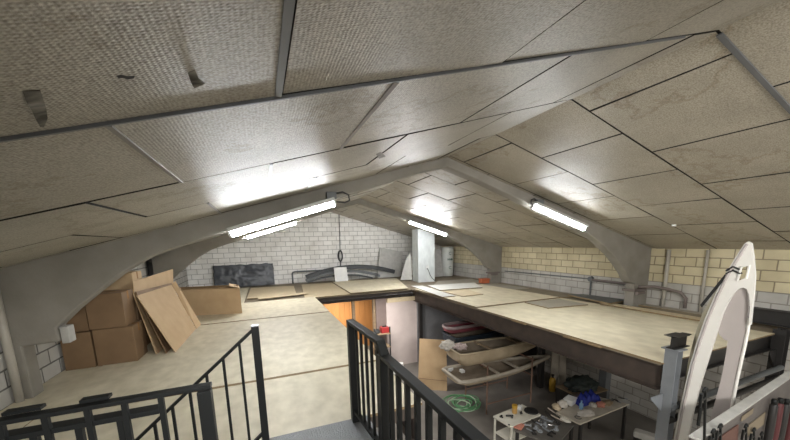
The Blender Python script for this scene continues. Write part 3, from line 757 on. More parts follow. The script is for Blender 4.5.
# open carton lying in front of the far frame
a0, a1 = at_z(193, 318, 0), at_z(242, 314, 0)
y_mid = (a0.y+a1.y)/2
ax = at_z(181, 317, 0)
dx = (a1-a0).normalized(); L0 = (a1-ax).length
bk = Vector((-.09, 1, 0)).normalized()
t = thing('open_cardboard_box', 'low open cardboard box on the floor in front of the far frame', 'box', ax.lerp(a1, .5))
hgt = at_y(240, 288, a1.y).z
q0, q1 = ax+dx*.0, a1
def wallq(p, q, h, th, name):
    MB().sheet([p, q, q+Vector((0, 0, h)), p+Vector((0, 0, h))], th).build(name, 'cardboard', t, bevel=.002)
wd_ = .62
wallq(q0, q1, hgt, -.008, 'front_side'); wallq(q0+bk*wd_, q1+bk*wd_, hgt, -.008, 'back_side')
wallq(q0, q0+bk*wd_, hgt, .008, 'end_side'); wallq(q1, q1+bk*wd_, hgt, .008, 'end_side')
MB().sheet([q0, q1, q1+bk*wd_, q0+bk*wd_], .008).build('bottom', 'cardboard', t)
up = Vector((0, 0, hgt))
MB().sheet([q0+bk*wd_+up, q1+bk*wd_+up, q1+bk*(wd_*.45)+up+Vector((0, 0, .05)), q0+bk*(wd_*.45)+up+Vector((0, 0, .05))], .008).build('flap', 'cardboard', t)
MB().sheet([q1+up, q1+bk*wd_+up, q1+bk*wd_+up-dx*.22+Vector((0, 0, .06)), q1+up-dx*.22+Vector((0, 0, .06))], .008).build('flap', 'cardboard', t)

# ================================================================== TORN FOIL ON THE CEILING
def ceil_pt(px, py, drop=0.):
    drop *= .5
    v = ray(px, py); k = (ZEL-SL*XL-H)/(v.z-SL*v.x); p = CP+v*k
    return p-Vector((0, 0, drop))
def torn(pts, drops, lab):
    m = MB(); ps = [ceil_pt(*p, d) for p, d in zip(pts, drops)]
    n = len(ps)//2
    vs = [m.bm.verts.new(p) for p in ps]
    for i in range(n-1): m.bm.faces.new((vs[2*i], vs[2*i+1], vs[2*i+3], vs[2*i+2]))
    tag(m.build('torn_foil', 'foil_torn', origin=ps[0], solid=.004), lab, 'torn foil', group='torn facing on the ceiling')
torn([(22, 90), (40, 89), (26, 97), (43, 96), (30, 104), (45, 103), (34, 111), (46, 110), (38, 117), (42, 117)], [.004, .004, .03, .03, .02, .02, .04, .04, .05, .05], 'biggest curled strip of torn ceiling foil hanging at the far left')
torn([(188, 72), (195, 69), (190, 76), (198, 73), (193, 79), (204, 76)], [.004, .004, .03, .03, .05, .04], 'small flap of torn foil hanging left of the ceiling strip')
torn([(376, 154), (381, 152), (379, 157), (386, 155)], [.003, .003, .03, .03], 'tiny torn foil flap close to the ridge')
m = MB(); hp = [ceil_pt(x, y, .003) for x, y in ((116, 75), (121, 74), (127, 75.5), (135, 75), (134, 77.5), (128, 79), (123, 77.5), (118, 77.5))]
m.prism(hp, (0, 0, .004))
tag(m.build('ceiling_hole', 'gap', origin=hp[0]), 'dark slit shaped hole in the ceiling foil between two flaps', 'hole')
tag(MB().cyl(crr := (lambda v: CP+v*((ZER-SR*XR-H)/(v.z-SR*v.x)))(ray(674, 224.5))-Vector((0, 0, .03)), crr+Vector((0, 0, .03)), .035, 10).build('ceiling_plug', 'tile_white', origin=crr), 'small white plug in the right ceiling near the wall', 'plug')

# ================================================================== WORKSHOP BELOW
# partitions under the far part of the mezzanine
struct(MB().span((3.93, 10.5, ZG), (5.12, 10.56, -.30)).build('wall_partition', 'panel_pink'), 'pale pinkish board partition under the far floor', 'wall')
struct(MB().span((3.93, 10.36, -.42), (5.2, 10.5, -.27)).build('trim_5', 'osb'), 'yellowish timber lintel above the pale partition', 'trim')
struct(MB().span((3.56, 10.55, ZG), (3.93, 10.62, -.28)).build('wall_store', 'gel_dark'), 'mauve board beside the pale partition', 'wall')
struct(MB().span((5.12, 10.4, ZG), (XR, 10.5, -.2)).build('wall_sheeting', 'panel_grey'), 'blue grey sheeting behind the stored boats', 'wall')
m = MB(); m.span((5.13, 10.28, ZG), (5.25, 10.4, -.2))
struct(m.build('column', 'steel_dark'), 'dark steel post between partition and sheeting', 'column')
m = MB()
for i in range(24): m.span((.2+.22*i, 13.2, ZG), (.2+.22*i+.213, 13.25, -.16))
struct(m.build('wall_pine', 'wood_orange'), 'varnished pine plank wall glowing in the room below', 'wall')
for x, lab in ((2.72, 'orange lit timber post below the far floor edge, left'), (3.46, 'orange lit timber post next to the mauve board')):
    tag(MB().span((x, 10.6, ZG), (x+.1, 10.7, -.2)).build('timber_post', 'wood_old', origin=(x, 10.65, ZG)), lab, 'post')
t = thing('shelf_rack', 'small dark shelf with red tool box left of the pale partition', 'shelf', (3.7, 10.3, ZG))
for z in (-1.42, -1.9, -2.4): MB().span((3.3, 10.05, z-.03), (3.9, 10.5, z)).build('shelf', 'wood_old', t)
for x in (3.32, 3.88): MB().span((x-.02, 10.07, ZG), (x+.02, 10.11, -1.2)).build('upright', 'steel_dark', t)
t = thing('tool_box', 'red tool box on the shelf left of the pale partition', 'tool box', (3.75, 10.25, -1.42))
MB().span((3.60, 10.12, -1.42), (3.87, 10.36, -1.22)).build('body', 'red', t, bevel=.01); MB().span((3.66, 10.2, -1.22), (3.8, 10.24, -1.18)).build('handle', 'black', t)
tag(MB().blob((3.46, 10.25, -1.38), (.12, .12, .10), .2, 3, flat=True).build('tool_bag', 'black', origin=(3.46, 10.25, -1.4)), 'dark lumpy bag beside the red tool box', 'bag')
tag(MB().sheet([at_z(391, 372, ZG), at_z(404, 372, ZG), at_z(404, 372, ZG)+Vector((0, .05, .35)), at_z(391, 372, ZG)+Vector((0, .05, .35))], .3).build('white_crate', 'tile_white', origin=at_z(398, 372, ZG), bevel=.01), 'white box on the floor in front of the pale partition', 'box')
# big cardboard sheet leaning
c0, c1 = at_z(418, 389, ZG), at_z(447, 391, ZG)
cq = [c0, c1, at_y(446.5, 340, c1.y+.35), at_y(419.5, 338.5, c0.y+.35)]
t = thing('cardboard_sheet', 'tall brown cardboard sheet leaning on the sheeting behind the green hose', 'cardboard', (c0+c1)/2)
MB().sheet(cq, -.015).build('sheet', 'cardboard', t)
MB().bar(c0.lerp(cq[3], .22)-Vector((0, .03, 0)), c1.lerp(cq[2], .2)-Vector((0, .03, 0)), .02, .012).build('crease', 'card_dark', t)

# boats
def hull(name, lab, stern, bow, width, depth, m_out, m_in, rim_m, z0, lip=.05, blunt=.88, fill=1.7, group=None, sheer=.1):
    """open hull; stern/bow are (x, y) centre points, z0 the gunwale height"""
    s, b = Vector((stern[0], stern[1], 0)), Vector((bow[0], bow[1], 0))
    ax_ = (b-s); L = ax_.length; ax_.normalize(); sd = Vector((-ax_.y, ax_.x, 0))
    t = thing(name, lab, 'boat hull', (s+b)/2+Vector((0, 0, z0-depth)), group)
    nu, nv = 28, 16
    def hw(u):
        e = (1-(max(0, u-.25)/.75)**fill)
        r_ = min(1, (u/.10)) if u < .1 else 1
        return width/2*max(.02, e)*(blunt+(1-blunt)*math.sqrt(max(0, 1-(1-r_)**2)))
    def dp(u):
        return depth*(1-.55*max(0, u-.45)**2/.3)*(min(1, .55+u*6))
    def shell(off):
        def fn(u, v):
            a = math.pi*v; c, sn = math.cos(a), math.sin(a)
            y = hw(u)*math.copysign(abs(c)**.6, c)*(1-off*1.2); z = -dp(u)*(abs(sn)**.75)*(1-off*.8)
            return s+ax_*(L*u)+sd*y+Vector((0, 0, z0+z+sheer*u*u))
        return fn
    m = MB(); m.grid(shell(0), nu, nv)
    f = shell(0)
    # transom
    cs = [m.bm.verts.new(f(0, j/nv)) for j in range(nv+1)]
    m.bm.faces.new(cs)
    m.build('outer_shell', m_out, t, smooth=True)
    m = MB(); m.grid(shell(.05), nu, nv); f2 = shell(.05)
    cs = [m.bm.verts.new(f2(0.004, j/nv)) for j in range(nv+1)]; m.bm.faces.new(cs)
    m.build('inner_lining', m_in, t, smooth=True)
    m = MB()
    rim = [f(i/nu, 0) for i in range(nu+1)]+[f(i/nu, 1) for i in range(nu, -1, -1)]
    m.tube(rim, lip, 8, cyclic=True); m.build('rim', rim_m, t, smooth=True)
    return t, f
G = 'boat hulls stacked under the platform'
t, fu = hull('boat_hull', 'upper tan boat hull with white rags on its stern', (4.42, 6.95), (7.55, 6.85), .85, .42, 'hull_tan', 'hull_in', 'hull_tan', -1.16, .03, group=G, sheer=.02)
for u in (.30, .62): MB().bar(fu(u, 0), fu(u, 1), .06, .03).build('thwart', 'wood_old', t)
t, fl = hull('boat_hull', 'lower dusty white boat hull under the tan one', (4.32, 6.85), (7.6, 6.75), 1.0, .20, 'hull_tan', 'hull_in', 'hull_pale', -1.80, .05, group=G, sheer=.03)
for u in (.34, .55): MB().bar(fl(u, 0)+Vector((0, 0, .05)), fl(u, 1)+Vector((0, 0, .05)), .07, .04).build('thwart', 'hull_pale', t)
for k, (u, v, s) in enumerate(((.07, .2, .1), (.16, .34, .08))):
    p = fl(u, v); tag(MB().box((p.x, p.y, p.z+.10), (.14, .10, .07), Matrix.Rotation(.5+k, 3, 'Z')).build('foam_pad', 'tile_white', origin=p), ('small white foam pad in the lower hull near its stern', 'small white foam pad in the lower hull farther from its stern')[k], 'pad', 'foam pads in the lower hull')
t, _ = hull('boat_hull', 'dark blue boat hull behind the tan one', (5.05, 8.15), (7.5, 8.15), .85, .4, 'hull_blue', 'hull_in', 'hull_blue', -1.16, .03, group=G, sheer=.02)
t, _ = hull('boat_hull', 'maroon canoe with mauve rim lying on the dark blue hull', (5.0, 8.3), (7.3, 8.3), .55, .22, 'kayak_pink', 'kayak_pink', 'kayak_rim', -.93, .05, blunt=.3, group=G, sheer=.02)
# stand for the hulls
t = thing('boat_rack', 'rusty tube rack carrying the two stacked hulls', 'rack', (6.2, 6.9, ZG))
for x in (5.1, 6.6):
    for y in (6.38, 7.32):
        MB().cyl((x, y, ZG), (x, y, -1.5), .02).build('leg', 'rust', t)
    for z in (-2.03, -1.57): MB().cyl((x, 6.34, z), (x, 7.36, z), .02).build('cross_bar', 'rust', t)
for y in (6.38, 7.32): MB().cyl((5.1, y, -2.55), (6.6, y, -2.55), .018).build('long_bar', 'rust', t)
# rags on the stern of the upper hull
for k, (dxy, s, mm, lab) in enumerate((((-.02, .22), (.20, .18, .12), 'cloth_white', 'crumpled white rag hanging over the stern of the tan hull'),
                                       ((.22, .0), (.17, .16, .08), 'cloth_pink', 'pinkish rag lying beside the white rag on the tan hull'))):
    c = Vector((4.45+dxy[0], 6.98+dxy[1], -1.10))
    tag(MB().blob(c, s, .5, k+1, sub=4, fr=2.2).build('rag', mm, origin=c, smooth=True), lab, 'rag', 'rags on the tan hull')
# green hose coil
hc = at_z(462, 406, ZG)
t = thing('hose_coil', 'tangled coil of green hose on the workshop floor', 'hose', hc)
rnd = random.Random(5)
for k in range(9):
    r_ = .16+.048*k*.9; ox, oy = rnd.uniform(-.1, .1), rnd.uniform(-.08, .08)
    pts = []
    for i in range(28):
        a = 2*math.pi*i/28; rr = r_*(1+.10*math.sin(2*a+k)+.05*math.sin(3*a+2*k))
        pts.append((hc.x+ox+rr*math.cos(a), hc.y+oy+rr*.95*math.sin(a), ZG+.02+.012*k+.02*(1+math.sin(2*a+k*1.3))))
    MB().tube(pts, .014, 7, cyclic=True).build('hose_loop', 'hose_green' if k % 3 else 'hose_white', t, smooth=True)

# tables
def table(name, lab, quad, z, th, m_top, m_leg, leg_w=.04, shelf=None, cat='table'):
    q = [Vector((p[0], p[1], z)) for p in quad]; c = sum(q, Vector())/4
    t = thing(name, lab, cat, (c.x, c.y, ZG))
    MB().prism([p-Vector((0, 0, th)) for p in q], (0, 0, th)).build('table_top', m_top, t, bevel=.004)
    for p in q:
        pp = p.lerp(c, .09); m = MB(); post(m, pp.x, pp.y, ZG, z-th, leg_w); m.build('leg', m_leg, t)
    if shelf:
        qs = [Vector((p.x, p.y, ZG+shelf)).lerp(Vector((c.x, c.y, ZG+shelf)), .1) for p in q]
        MB().prism(qs, (0, 0, .02)).build('lower_shelf', m_leg if isinstance(m_leg, str) else m_top, t)
    return t
ZT = -2.08
Q = lambda *pp: [at_z(px, py, ZT) for px, py in pp]
table('work_table', 'small off-white table with yellow pot on it', Q((493, 416), (511, 427), (541, 414.5), (522, 404)), ZT, .035, 'table_white', 'table_white', .032, .35)
ZT2 = -2.13
Q = lambda *pp: [at_z(px, py, ZT2) for px, py in pp]
table('work_table', 'dark steel table with metal tools in front of the white table', Q((514.5, 430.5), (556, 446), (574, 425), (543.5, 414)), ZT2, .03, 'steel_top', 'steel_dark', .05)
ZT3 = -2.0
Q = lambda *pp: [at_z(px, py, ZT3) for px, py in pp]
table('work_bench', 'long low bench with blue cloth and white bags under the platform', Q((556, 412), (580, 424), (629, 404), (592, 395)), ZT3, .03, 'hull_pale', 'steel_dark', .05)
def on(px, py, z): return at_z(px, py, z)
# white table: yellow pot, black tools
p = on(514.5, 413, ZT); t = thing('glue_pot', 'amber glue pot with yellow lid on the white table', 'pot', p)
jr = MB().lathe([(.05, 0), (.055, .01), (.055, .13), (.05, .14)], p, 16).build('jar', 'amber', t, smooth=True); MB().lathe([(.058, .13), (.06, .19), (.05, .195)], p, 16).build('lid', 'yellow', jr)
p = on(531, 411.5, ZT); tag(MB().lathe([(.04, 0), (.15, .004), (.14, .03), (.06, .05), (.02, .052)], p, 18).build('black_lid', 'black', origin=p), 'round black lid lying on the white table', 'lid')
for px, py, sx, sy, a, lab in ((501, 417, .09, .05, .3, 'black plastic clip at the left of the white table'), (509.5, 416.5, .16, .06, -.4, 'black gun shaped tool on the white table'), (521, 413.5, .12, .04, .7, 'dark brush on the white table near the pot')):
    p = on(px, py, ZT); t = thing('hand_tool', lab, 'tool', p, 'small tools on the white table')
    MB().box(p+Vector((0, 0, .02)), (sx, sy*.6, .035), Matrix.Rotation(a, 3, 'Z')).build('body', 'black', t, bevel=.01)
    MB().box(p+Vector((.3*sx*math.cos(a)-.03, .3*sx*math.sin(a)-.03, .015)), (.03, sy*1.4, .025), Matrix.Rotation(a, 3, 'Z')).build('grip', 'black', t, bevel=.006)
p = on(519.5, 409, ZT); tag(MB().box(p+Vector((0, 0, .04)), (.10, .08, .08), Matrix.Rotation(.4, 3, 'Z')).build('paper_packet', 'tile_white', origin=p, bevel=.006), 'white paper packet beside the amber pot', 'packet')
p = on(509, 425, ZT); tag(MB().cyl(p, p+Vector((0, 0, .01)), .02, 10).build('washer', 'black', origin=p), 'black washer at the near corner of the white table', 'washer')
# steel table: clutter of metal parts
p = on(519, 427, ZT2); tag(MB().box(p+Vector((0, 0, .02)), (.22, .16, .04), Matrix.Rotation(.5, 3, 'Z')).build('sanding_pad', 'salmon', origin=p, bevel=.01), 'salmon coloured pad on the left of the steel table', 'pad')
rnd = random.Random(11)
spots = [(532, 421), (538, 424), (536, 429), (541, 422), (546, 430), (530, 431), (534, 434), (543, 418), (548, 421), (552, 426), (556, 430), (540, 432), (550, 434), (527, 426), (545, 425), (558, 424)]
names = ['metal clamp', 'short bolt', 'steel fitting', 'round nut']
whr = ['far left', 'near the white pad', 'in the middle', 'toward the back', 'near the front', 'on the left edge', 'on the front left', 'at the back corner', 'behind the bright bar', 'at the right of centre', 'by the right edge', 'front centre', 'front right', 'beside the salmon pad', 'close to the centre', 'at the back right']
for k, (px, py) in enumerate(spots):
    p = on(px, py, ZT2); kind = k % 4; a = rnd.uniform(0, 3.1)
    mk = 'chrome' if k in (3, 9) else ('steel_grey' if k % 3 else 'steel_dark')
    m = MB(); d = Vector((math.cos(a), math.sin(a), 0))
    if kind == 0: m.bar(p+Vector((0, 0, .02))-d*.09, p+Vector((0, 0, .02))+d*.09, .03, .03); m.bar(p-d*.08+Vector((0, 0, .02)), p-d*.08+Vector((d.y*.09, -d.x*.09, .02)), .02, .03); m.bar(p+d*.06+Vector((0, 0, .02)), p+d*.06+Vector((d.y*.09, -d.x*.09, .02)), .02, .03)
    elif kind == 1: m.cyl(p+Vector((0, 0, .02))-d*.06, p+Vector((0, 0, .02))+d*.08, .013, 8); m.cyl(p+Vector((0, 0, .022))-d*.085, p+Vector((0, 0, .022))-d*.06, .024, 6)
    elif kind == 2: m.lathe([(.05, 0), (.05, .02), (.025, .03), (.025, .07), (.035, .08)], p, 12)
    else: m.tube([p+Vector((.04*math.cos(i*.785), .04*math.sin(i*.785), .018)) for i in range(8)], .017, 6, cyclic=True)
    tag(m.build(['bar_clamp', 'bolt', 'pipe_fitting', 'ring_nut'][kind], mk, origin=p), f'{names[kind]} on the steel table, {whr[k]}', 'metal part', 'metal parts on the steel table')
p = on(541, 423, ZT2); d = Vector((.5, -.5, 0)); tag(MB().bar(p+Vector((0, 0, .07))-d*.05, p+Vector((0, 0, .07))+d*.08, .05, .03).build('bright_bar', 'chrome', origin=p), 'bright polished metal bar on the steel table', 'bar')
p = on(565.5, 421.5, ZT2); tag(MB().blob(p+Vector((0, 0, .05)), (.09, .12, .06), .15, 5, flat=True).build('white_pad', 'table_white', origin=p, smooth=True), 'rounded white pad at the right end of the steel table', 'pad')
for k, (a, b, lab) in enumerate((((548, 408), (561, 417), 'longest pale stick laid across to the steel table'), ((551, 415), (563, 421), 'shorter pale stick beside the long one'), ((545, 411), (556, 421), 'dark rod among the pale sticks'))):
    pa, pb = on(*a, ZT2+.06), on(*b, ZT2+.06); tag(MB().cyl(pa, pb, .015, 8).build('stick', 'steel_dark' if k == 2 else 'hull_pale', origin=pa), lab, 'stick', 'sticks on the steel table')
# bench: blue cloth, bags, boxes
def blue(u, v):
    a, b_, c, d = on(573, 402, ZT3), on(581, 408, ZT3), on(601, 401, ZT3), on(593, 394, ZT3)
    p = a.lerp(b_, v).lerp(d.lerp(c, v), u)
    e = min(u, 1-u, v, 1-v); h = .17*min(1, e*5)**.6
    return (p.x, p.y, p.z+.003+h+.035*math.sin(u*26+3*v)*min(1, e*6))
m = MB(); m.grid(blue, 30, 14); tag(m.build('blue_cloth', 'blue_cloth', origin=on(587, 401, ZT3), smooth=True), 'folded royal blue cloth on the bench', 'cloth')
for k, (px, py, s, mm, lab) in enumerate(((562.5, 406, (.11, .10, .10), 'cloth_white', 'white crumpled bag at the left end of the bench'), (556.5, 408.5, (.08, .09, .08), 'hull_tan', 'tan paper bag at the far left of the bench'), (586, 414, (.20, .12, .05), 'cloth_white', 'flat white plastic bag in front of the blue cloth'),
                                           (593, 406, (.09, .07, .06), 'cloth_white', 'small white bag right of the blue cloth'), (600, 406, (.11, .08, .07), 'salmon', 'brownish red rag right of the small white bag'), (607, 404, (.14, .08, .06), 'wood_old', 'brown sack beside the reddish rag'))):
    p = on(px, py, ZT3); tag(MB().blob(p+Vector((0, 0, s[2]*.35)), s, .4, k+9, flat=True).build('bag', mm, origin=p, smooth=True), lab, 'bag', 'bags on the bench')
p = on(570, 403.5, ZT3); t = thing('white_box', 'open white plastic box at the left of the blue cloth', 'box', p); MB().box(p+Vector((0, 0, .06)), (.26, .18, .12), Matrix.Rotation(.3, 3, 'Z')).build('body', 'tile_white', t, bevel=.02); MB().box(p+Vector((0, 0, .125)), (.28, .20, .015), Matrix.Rotation(.3, 3, 'Z')).build('lid', 'tile_white', t, bevel=.006)
p = on(581, 409, ZT3); t = thing('plastic_bottle', 'pale blue bottle in front of the blue cloth', 'bottle', p); MB().lathe([(.035, 0), (.04, .02), (.04, .12), (.015, .15), (.015, .17)], p, 12).build('body', 'blue_light', t, smooth=True); MB().lathe([(.018, .17), (.018, .195)], p, 10).build('cap', 'blue_light', t)
p = on(578, 418, ZT3-.0); tag(MB().tube([p+Vector((.06*math.cos(i*.6), .06*math.sin(i*.6), .012)) for i in range(10)], .008, 6).build('wire_ring', 'steel_dark', origin=p), 'small wire ring at the front edge of the bench', 'wire')
for k, (px, py) in enumerate(((612, 401), (618, 402), (624, 399))):
    p = on(px, py, ZT3); a = .4+k; d = Vector((math.cos(a), math.sin(a), 0)); t = thing('pliers', ('dark pliers beside the brown sack', 'dark pliers in the middle of the bench end', 'dark pliers at the right tip of the bench')[k], 'tool', p, 'pliers on the bench')
    MB().bar(p-d*.02+Vector((0, 0, .012)), p+d*.1+Vector((0, .02, .012)), .018, .016).build('handle', 'black', t); MB().bar(p-d*.02+Vector((0, 0, .012)), p+d*.1+Vector((.03, -.03, .012)), .018, .016).build('handle', 'black', t); MB().bar(p-d*.07+Vector((0, 0, .012)), p-d*.01+Vector((0, 0, .012)), .02, .016).build('jaw', 'steel_grey', t)
# tarpaulin pile, leaning planks, cylinder, low pallet, timber
tc_ = on(607, 392, -2.3); tag(MB().blob((7.55, 5.6, -2.18), (.42, .32, .22), .35, 4, sub=4, flat=True).build('tarpaulin_pile', 'dark_green', origin=(7.55, 5.6, -2.3), smooth=True), 'heap of dark green tarpaulin behind the bench', 'tarpaulin')
t = thing('low_crate', 'dark wooden crate under the tarpaulin heap', 'crate', (7.55, 5.6, ZG)); MB().span((7.05, 5.25, ZG), (8.05, 5.95, -2.28)).build('body', 'steel_dark', t); MB().span((7.03, 5.23, -2.28), (8.07, 5.97, -2.26)).build('lid', 'wood_old', t)
for k, (x, lab) in enumerate(((7.72, 'taller pale plank leaning on the right wall under the platform'), (8.05, 'shorter plank leaning beside the tall one'))):
    h_ = (1.15, .95)[k]; q = [(x, 6.75, ZG), (x+.24, 6.7, ZG), (x+.50, 6.95, ZG+h_), (x+.28, 7.0, ZG+h_)]
    leaning('plank', q, .04, 'hull_pale', lab, 'plank', group='planks leaning under the platform')
gp = at_z(552, 391, ZG)
t = thing('gas_cylinder', 'yellow gas cylinder by the dark cabinet under the platform', 'cylinder', gp)
tk = MB().lathe([(.08, 0), (.09, .03), (.09, .34), (.07, .4), (.03, .43)], gp, 16).build('tank', 'yellow', t, smooth=True)
MB().lathe([(.03, .43), (.03, .48), (.04, .49), (.04, .52)], gp, 10).build('valve', 'steel_dark', tk)
t = thing('dark_cabinet', 'dark cabinet standing under the platform behind the hulls', 'cabinet', (8.15, 8.5, ZG)); MB().span((7.75, 8.1, ZG), (8.55, 8.9, -1.35)).build('body', 'black', t, bevel=.01); MB().span((7.78, 8.085, ZG+.1), (8.52, 8.1, -1.4)).build('door', 'steel_dark', t)
p0, p1 = at_z(634, 432, -2.35), at_z(662, 441, -2.35); tag(MB().bar(p0, p1+(p1-p0)*.8, .2, .14).build('timber_beam', 'slab_grey', origin=p0, bevel=.03), 'pale rounded beam end lying beside the grey steel column', 'beam')
t = thing('trestle', 'dark trestle carrying the pale beam beside the steel column', 'trestle', (p0.x, p0.y, ZG))
for k, q in enumerate((p0.lerp(p1, .15), p0.lerp(p1, 1.5))):
    MB().span((q.x-.05, q.y-.05, ZG), (q.x+.05, q.y+.05, -2.42)).build('leg', 'steel_dark', t)
tag(MB().span((6.5, 2.75, -1.05), (8.0, 2.80, -.75)).build('wood_offcut', 'steel_dark', origin=(7.2, 2.78, -1.05)), 'dark board edge hanging below the near platform end', 'board') if False else None
# post under the platform by the wall
struct(MB().span((8.2, 5.4, ZG), (8.4, 5.6, -.16)).build('column', 'pipe_grey'), 'grey wall post under the platform', 'column')
struct(MB().span((7.5, 6.9, ZG), (7.64, 7.04, -.16)).build('column', 'steel_dark'), 'dark post under the middle of the platform', 'column')

# ================================================================== RIGHT FOREGROUND
# white hull moulding (deck with a cockpit opening) standing on end
AY = 2.26
# the moulding stands upright and faces the landing: a vertical plane seen nearly square on
APL, APR = Vector((5.02, 2.27, 0)), Vector((5.08, 1.78, 0))
AT = (APR-APL).normalized(); NA = Vector((-AT.y, AT.x, 0))
def A(px, py, off=AY):
    v = ray(px, py); k = (APL+NA*(off-AY)-CP).dot(NA)/v.dot(NA); return CP+v*k
t = thing('deck_moulding', 'tall white boat deck moulding standing on end before the platform', 'boat part', (5.05, 2.03, ZG))
# the white outer flange: left leg, pointed head, thin right edge
outer = [(748, 241.5), (751.5, 243.5), (753.5, 258), (755, 276), (754, 292), (752, 310), (750.5, 325)]
inner = [(748.5, 325), (750, 305), (749, 294), (746.5, 289), (743, 287.5), (738.5, 289), (733, 294), (727.5, 303), (722.5, 314), (718.5, 326), (714, 341), (708.5, 358), (703.5, 374), (697.5, 394), (692.5, 414), (687.5, 440), (680, 480)]
leftside = [(668, 480), (673.5, 440), (679, 412), (684.5, 388), (690, 364), (697, 341), (705, 318), (714, 297), (724, 276), (733, 261), (740, 250), (744, 244)]
hole_ = [(741.5, 267), (749.5, 265.5), (746.5, 278), (737.5, 281)]
ring = outer+inner+leftside
def poly_with_hole(name, outl, hole, th, m_, par):
    from mathutils.geometry import tessellate_polygon
    loops = [[A(*p) for p in outl], [A(*p) for p in hole]]
    allp = loops[0]+loops[1]
    tris = tessellate_polygon([[Vector((p.dot(AT), p.z, 0)) for p in lp] for lp in loops])
    m = MB(); d = NA*th
    f = [m.bm.verts.new(p) for p in allp]; b_ = [m.bm.verts.new(p+d) for p in allp]
    for t3 in tris:
        m.bm.faces.new([f[k] for k in t3]); m.bm.faces.new([b_[k] for k in t3[::-1]])
    base = 0
    for lp in loops:
        n = len(lp)
        for k in range(n):
            a, c = base+k, base+(k+1) % n
            m.bm.faces.new((f[a], f[c], b_[c], b_[a]))
        base += n
    return m.build(name, m_, par)
poly_with_hole('flange', ring, hole_, .05, 'gel_white', t)
# thin raised moulding round the hatch
m = MB(); hq = [A(*p)-NA*.008 for p in hole_]; m.tube(hq, .012, 6, cyclic=True); m.build('hatch_rim', 'gel_white', t)
# raised bead along the left edge
m = MB(); m.tube([A(px+3.2, py, AY-.008) for px, py in leftside[1:]], .014, 6); m.build('edge_bead', 'gel_inner', t, smooth=True)
# olive side return going back from the left edge
m = MB(); nL = len(leftside)-1
ls = leftside
def side(u, v):
    f_ = u*(len(ls)-1); i = min(int(f_), len(ls)-2); k = f_-i
    px = ls[i][0]*(1-k)+ls[i+1][0]*k; py = ls[i][1]*(1-k)+ls[i+1][1]*k
    p = A(px, py); dep = .05+.20*max(0, min(1, (py-262)/45))*max(.25, 1-max(0, (py-330)/130))
    wd_s = .012+.085*max(0, min(1, (py-268)/45))*max(.35, 1-max(0, (py-335)/110))
    return p+NA*(.04+.06*v+dep*v*v)-AT*wd_s*math.sin(v*1.57)
m.grid(side, 44, 6); m.build('side_return', 'gel_olive', t, solid=.012)
# cockpit well: pinkish grey right leg, set back a little
well = [(748, 312), (747.5, 325), (745, 342), (741.5, 358), (737.5, 378), (734, 396), (731, 410), (727, 440), (706, 440), (712, 412), (716, 398), (720.5, 381), (724, 364), (726.5, 350), (727.5, 341), (724, 339.5), (719.5, 335), (716, 327), (719.5, 318), (724, 308), (729, 298.5), (735, 291.5), (740, 287), (745, 288), (748, 296), (748.5, 306)]
def A2(px, py): return A(px, py, AY+.055)
m = MB(); m.prism([A2(*p) for p in well], NA*.03); m.build('cockpit_well', 'gel_inner', t)
m = MB(); m.tube([A(px, py, AY+.05) for px, py in ((749, 318), (748, 330), (745, 345), (741.5, 360), (737.5, 378), (734, 396), (729, 425))], .016, 6); m.build('right_edge', 'gel_white', t, smooth=True)
# feet: the rest of the moulding going down to the floor
bl = A(674, 480); br = A2(717, 440)
m = MB(); m.bar(bl+NA*.025, (bl.x+NA.x*.025, bl.y+.02, ZG), .05, .10); m.build('left_foot', 'gel_white', t)
m = MB(); m.bar(br+NA*.015+Vector((0, 0, .02)), (br.x+NA.x*.015, br.y+.04, ZG), .03, .2, up=AT); m.build('right_foot', 'gel_inner', t)
# strap round the head with its tail
t2 = thing('strap', 'black webbing strap wound round the head of the white moulding', 'strap', A(733, 271))
for k in range(2):
    a, b_ = A(726.5, 270.5+3.2*k, AY-.012), A(739.5, 269.5+4.0*k, AY-.012)
    c = A(733, 266.6+3.6*k, AY-.016)
    m = MB(); m.tube([a+NA*.08, a, c, b_, b_+NA*.06], .011, 6); m.build('loop', 'strap', t2, smooth=True)
a, b_ = A(725, 274, AY-.01), A(700, 305, AY+.02)
m = MB(); m.prism([a, a+AT*.02+Vector((0, 0, -.03)), b_+AT*.02+Vector((0, 0, -.03)), b_], NA*.006); m.build('tail', 'strap', t2)
# grey weathered panel rack
PA, PB = Vector((3.60, 1.475, -.20)), Vector((6.52, 1.775, -.20))
dv = (PB-PA).normalized(); nv = Vector((-dv.y, dv.x, 0))
t = thing('panel_rack', 'grey weathered board rack across the lower right corner', 'rack', ((PA+PB)/2).to_tuple()[:2]+(ZG,))
MB().prism([PA+nv*.06, PB+nv*.06, PB+nv*.06-Vector((0, 0, 1.1)), PA+nv*.06-Vector((0, 0, 1.1))], -nv*.06).build('panel', 'rack_grey', t, bevel=.006)
MB().bar(PA+nv*.03+Vector((0, 0, .010)), PB+nv*.03+Vector((0, 0, .010)), .09, .02).build('top_ledge', 'slab_grey', t, bevel=.004)
for k in (.1, .5, .92):
    p = PA.lerp(PB, k)+nv*.03; MB().span((p.x-.03, p.y-.03, ZG), (p.x+.03, p.y+.03, -1.3)).build('leg', 'steel_dark', t)
def on_panel(px, py): # intersection with the front face of the rack
    v = ray(px, py); k = (PA-CP).dot(nv)/v.dot(nv); return CP+v*k
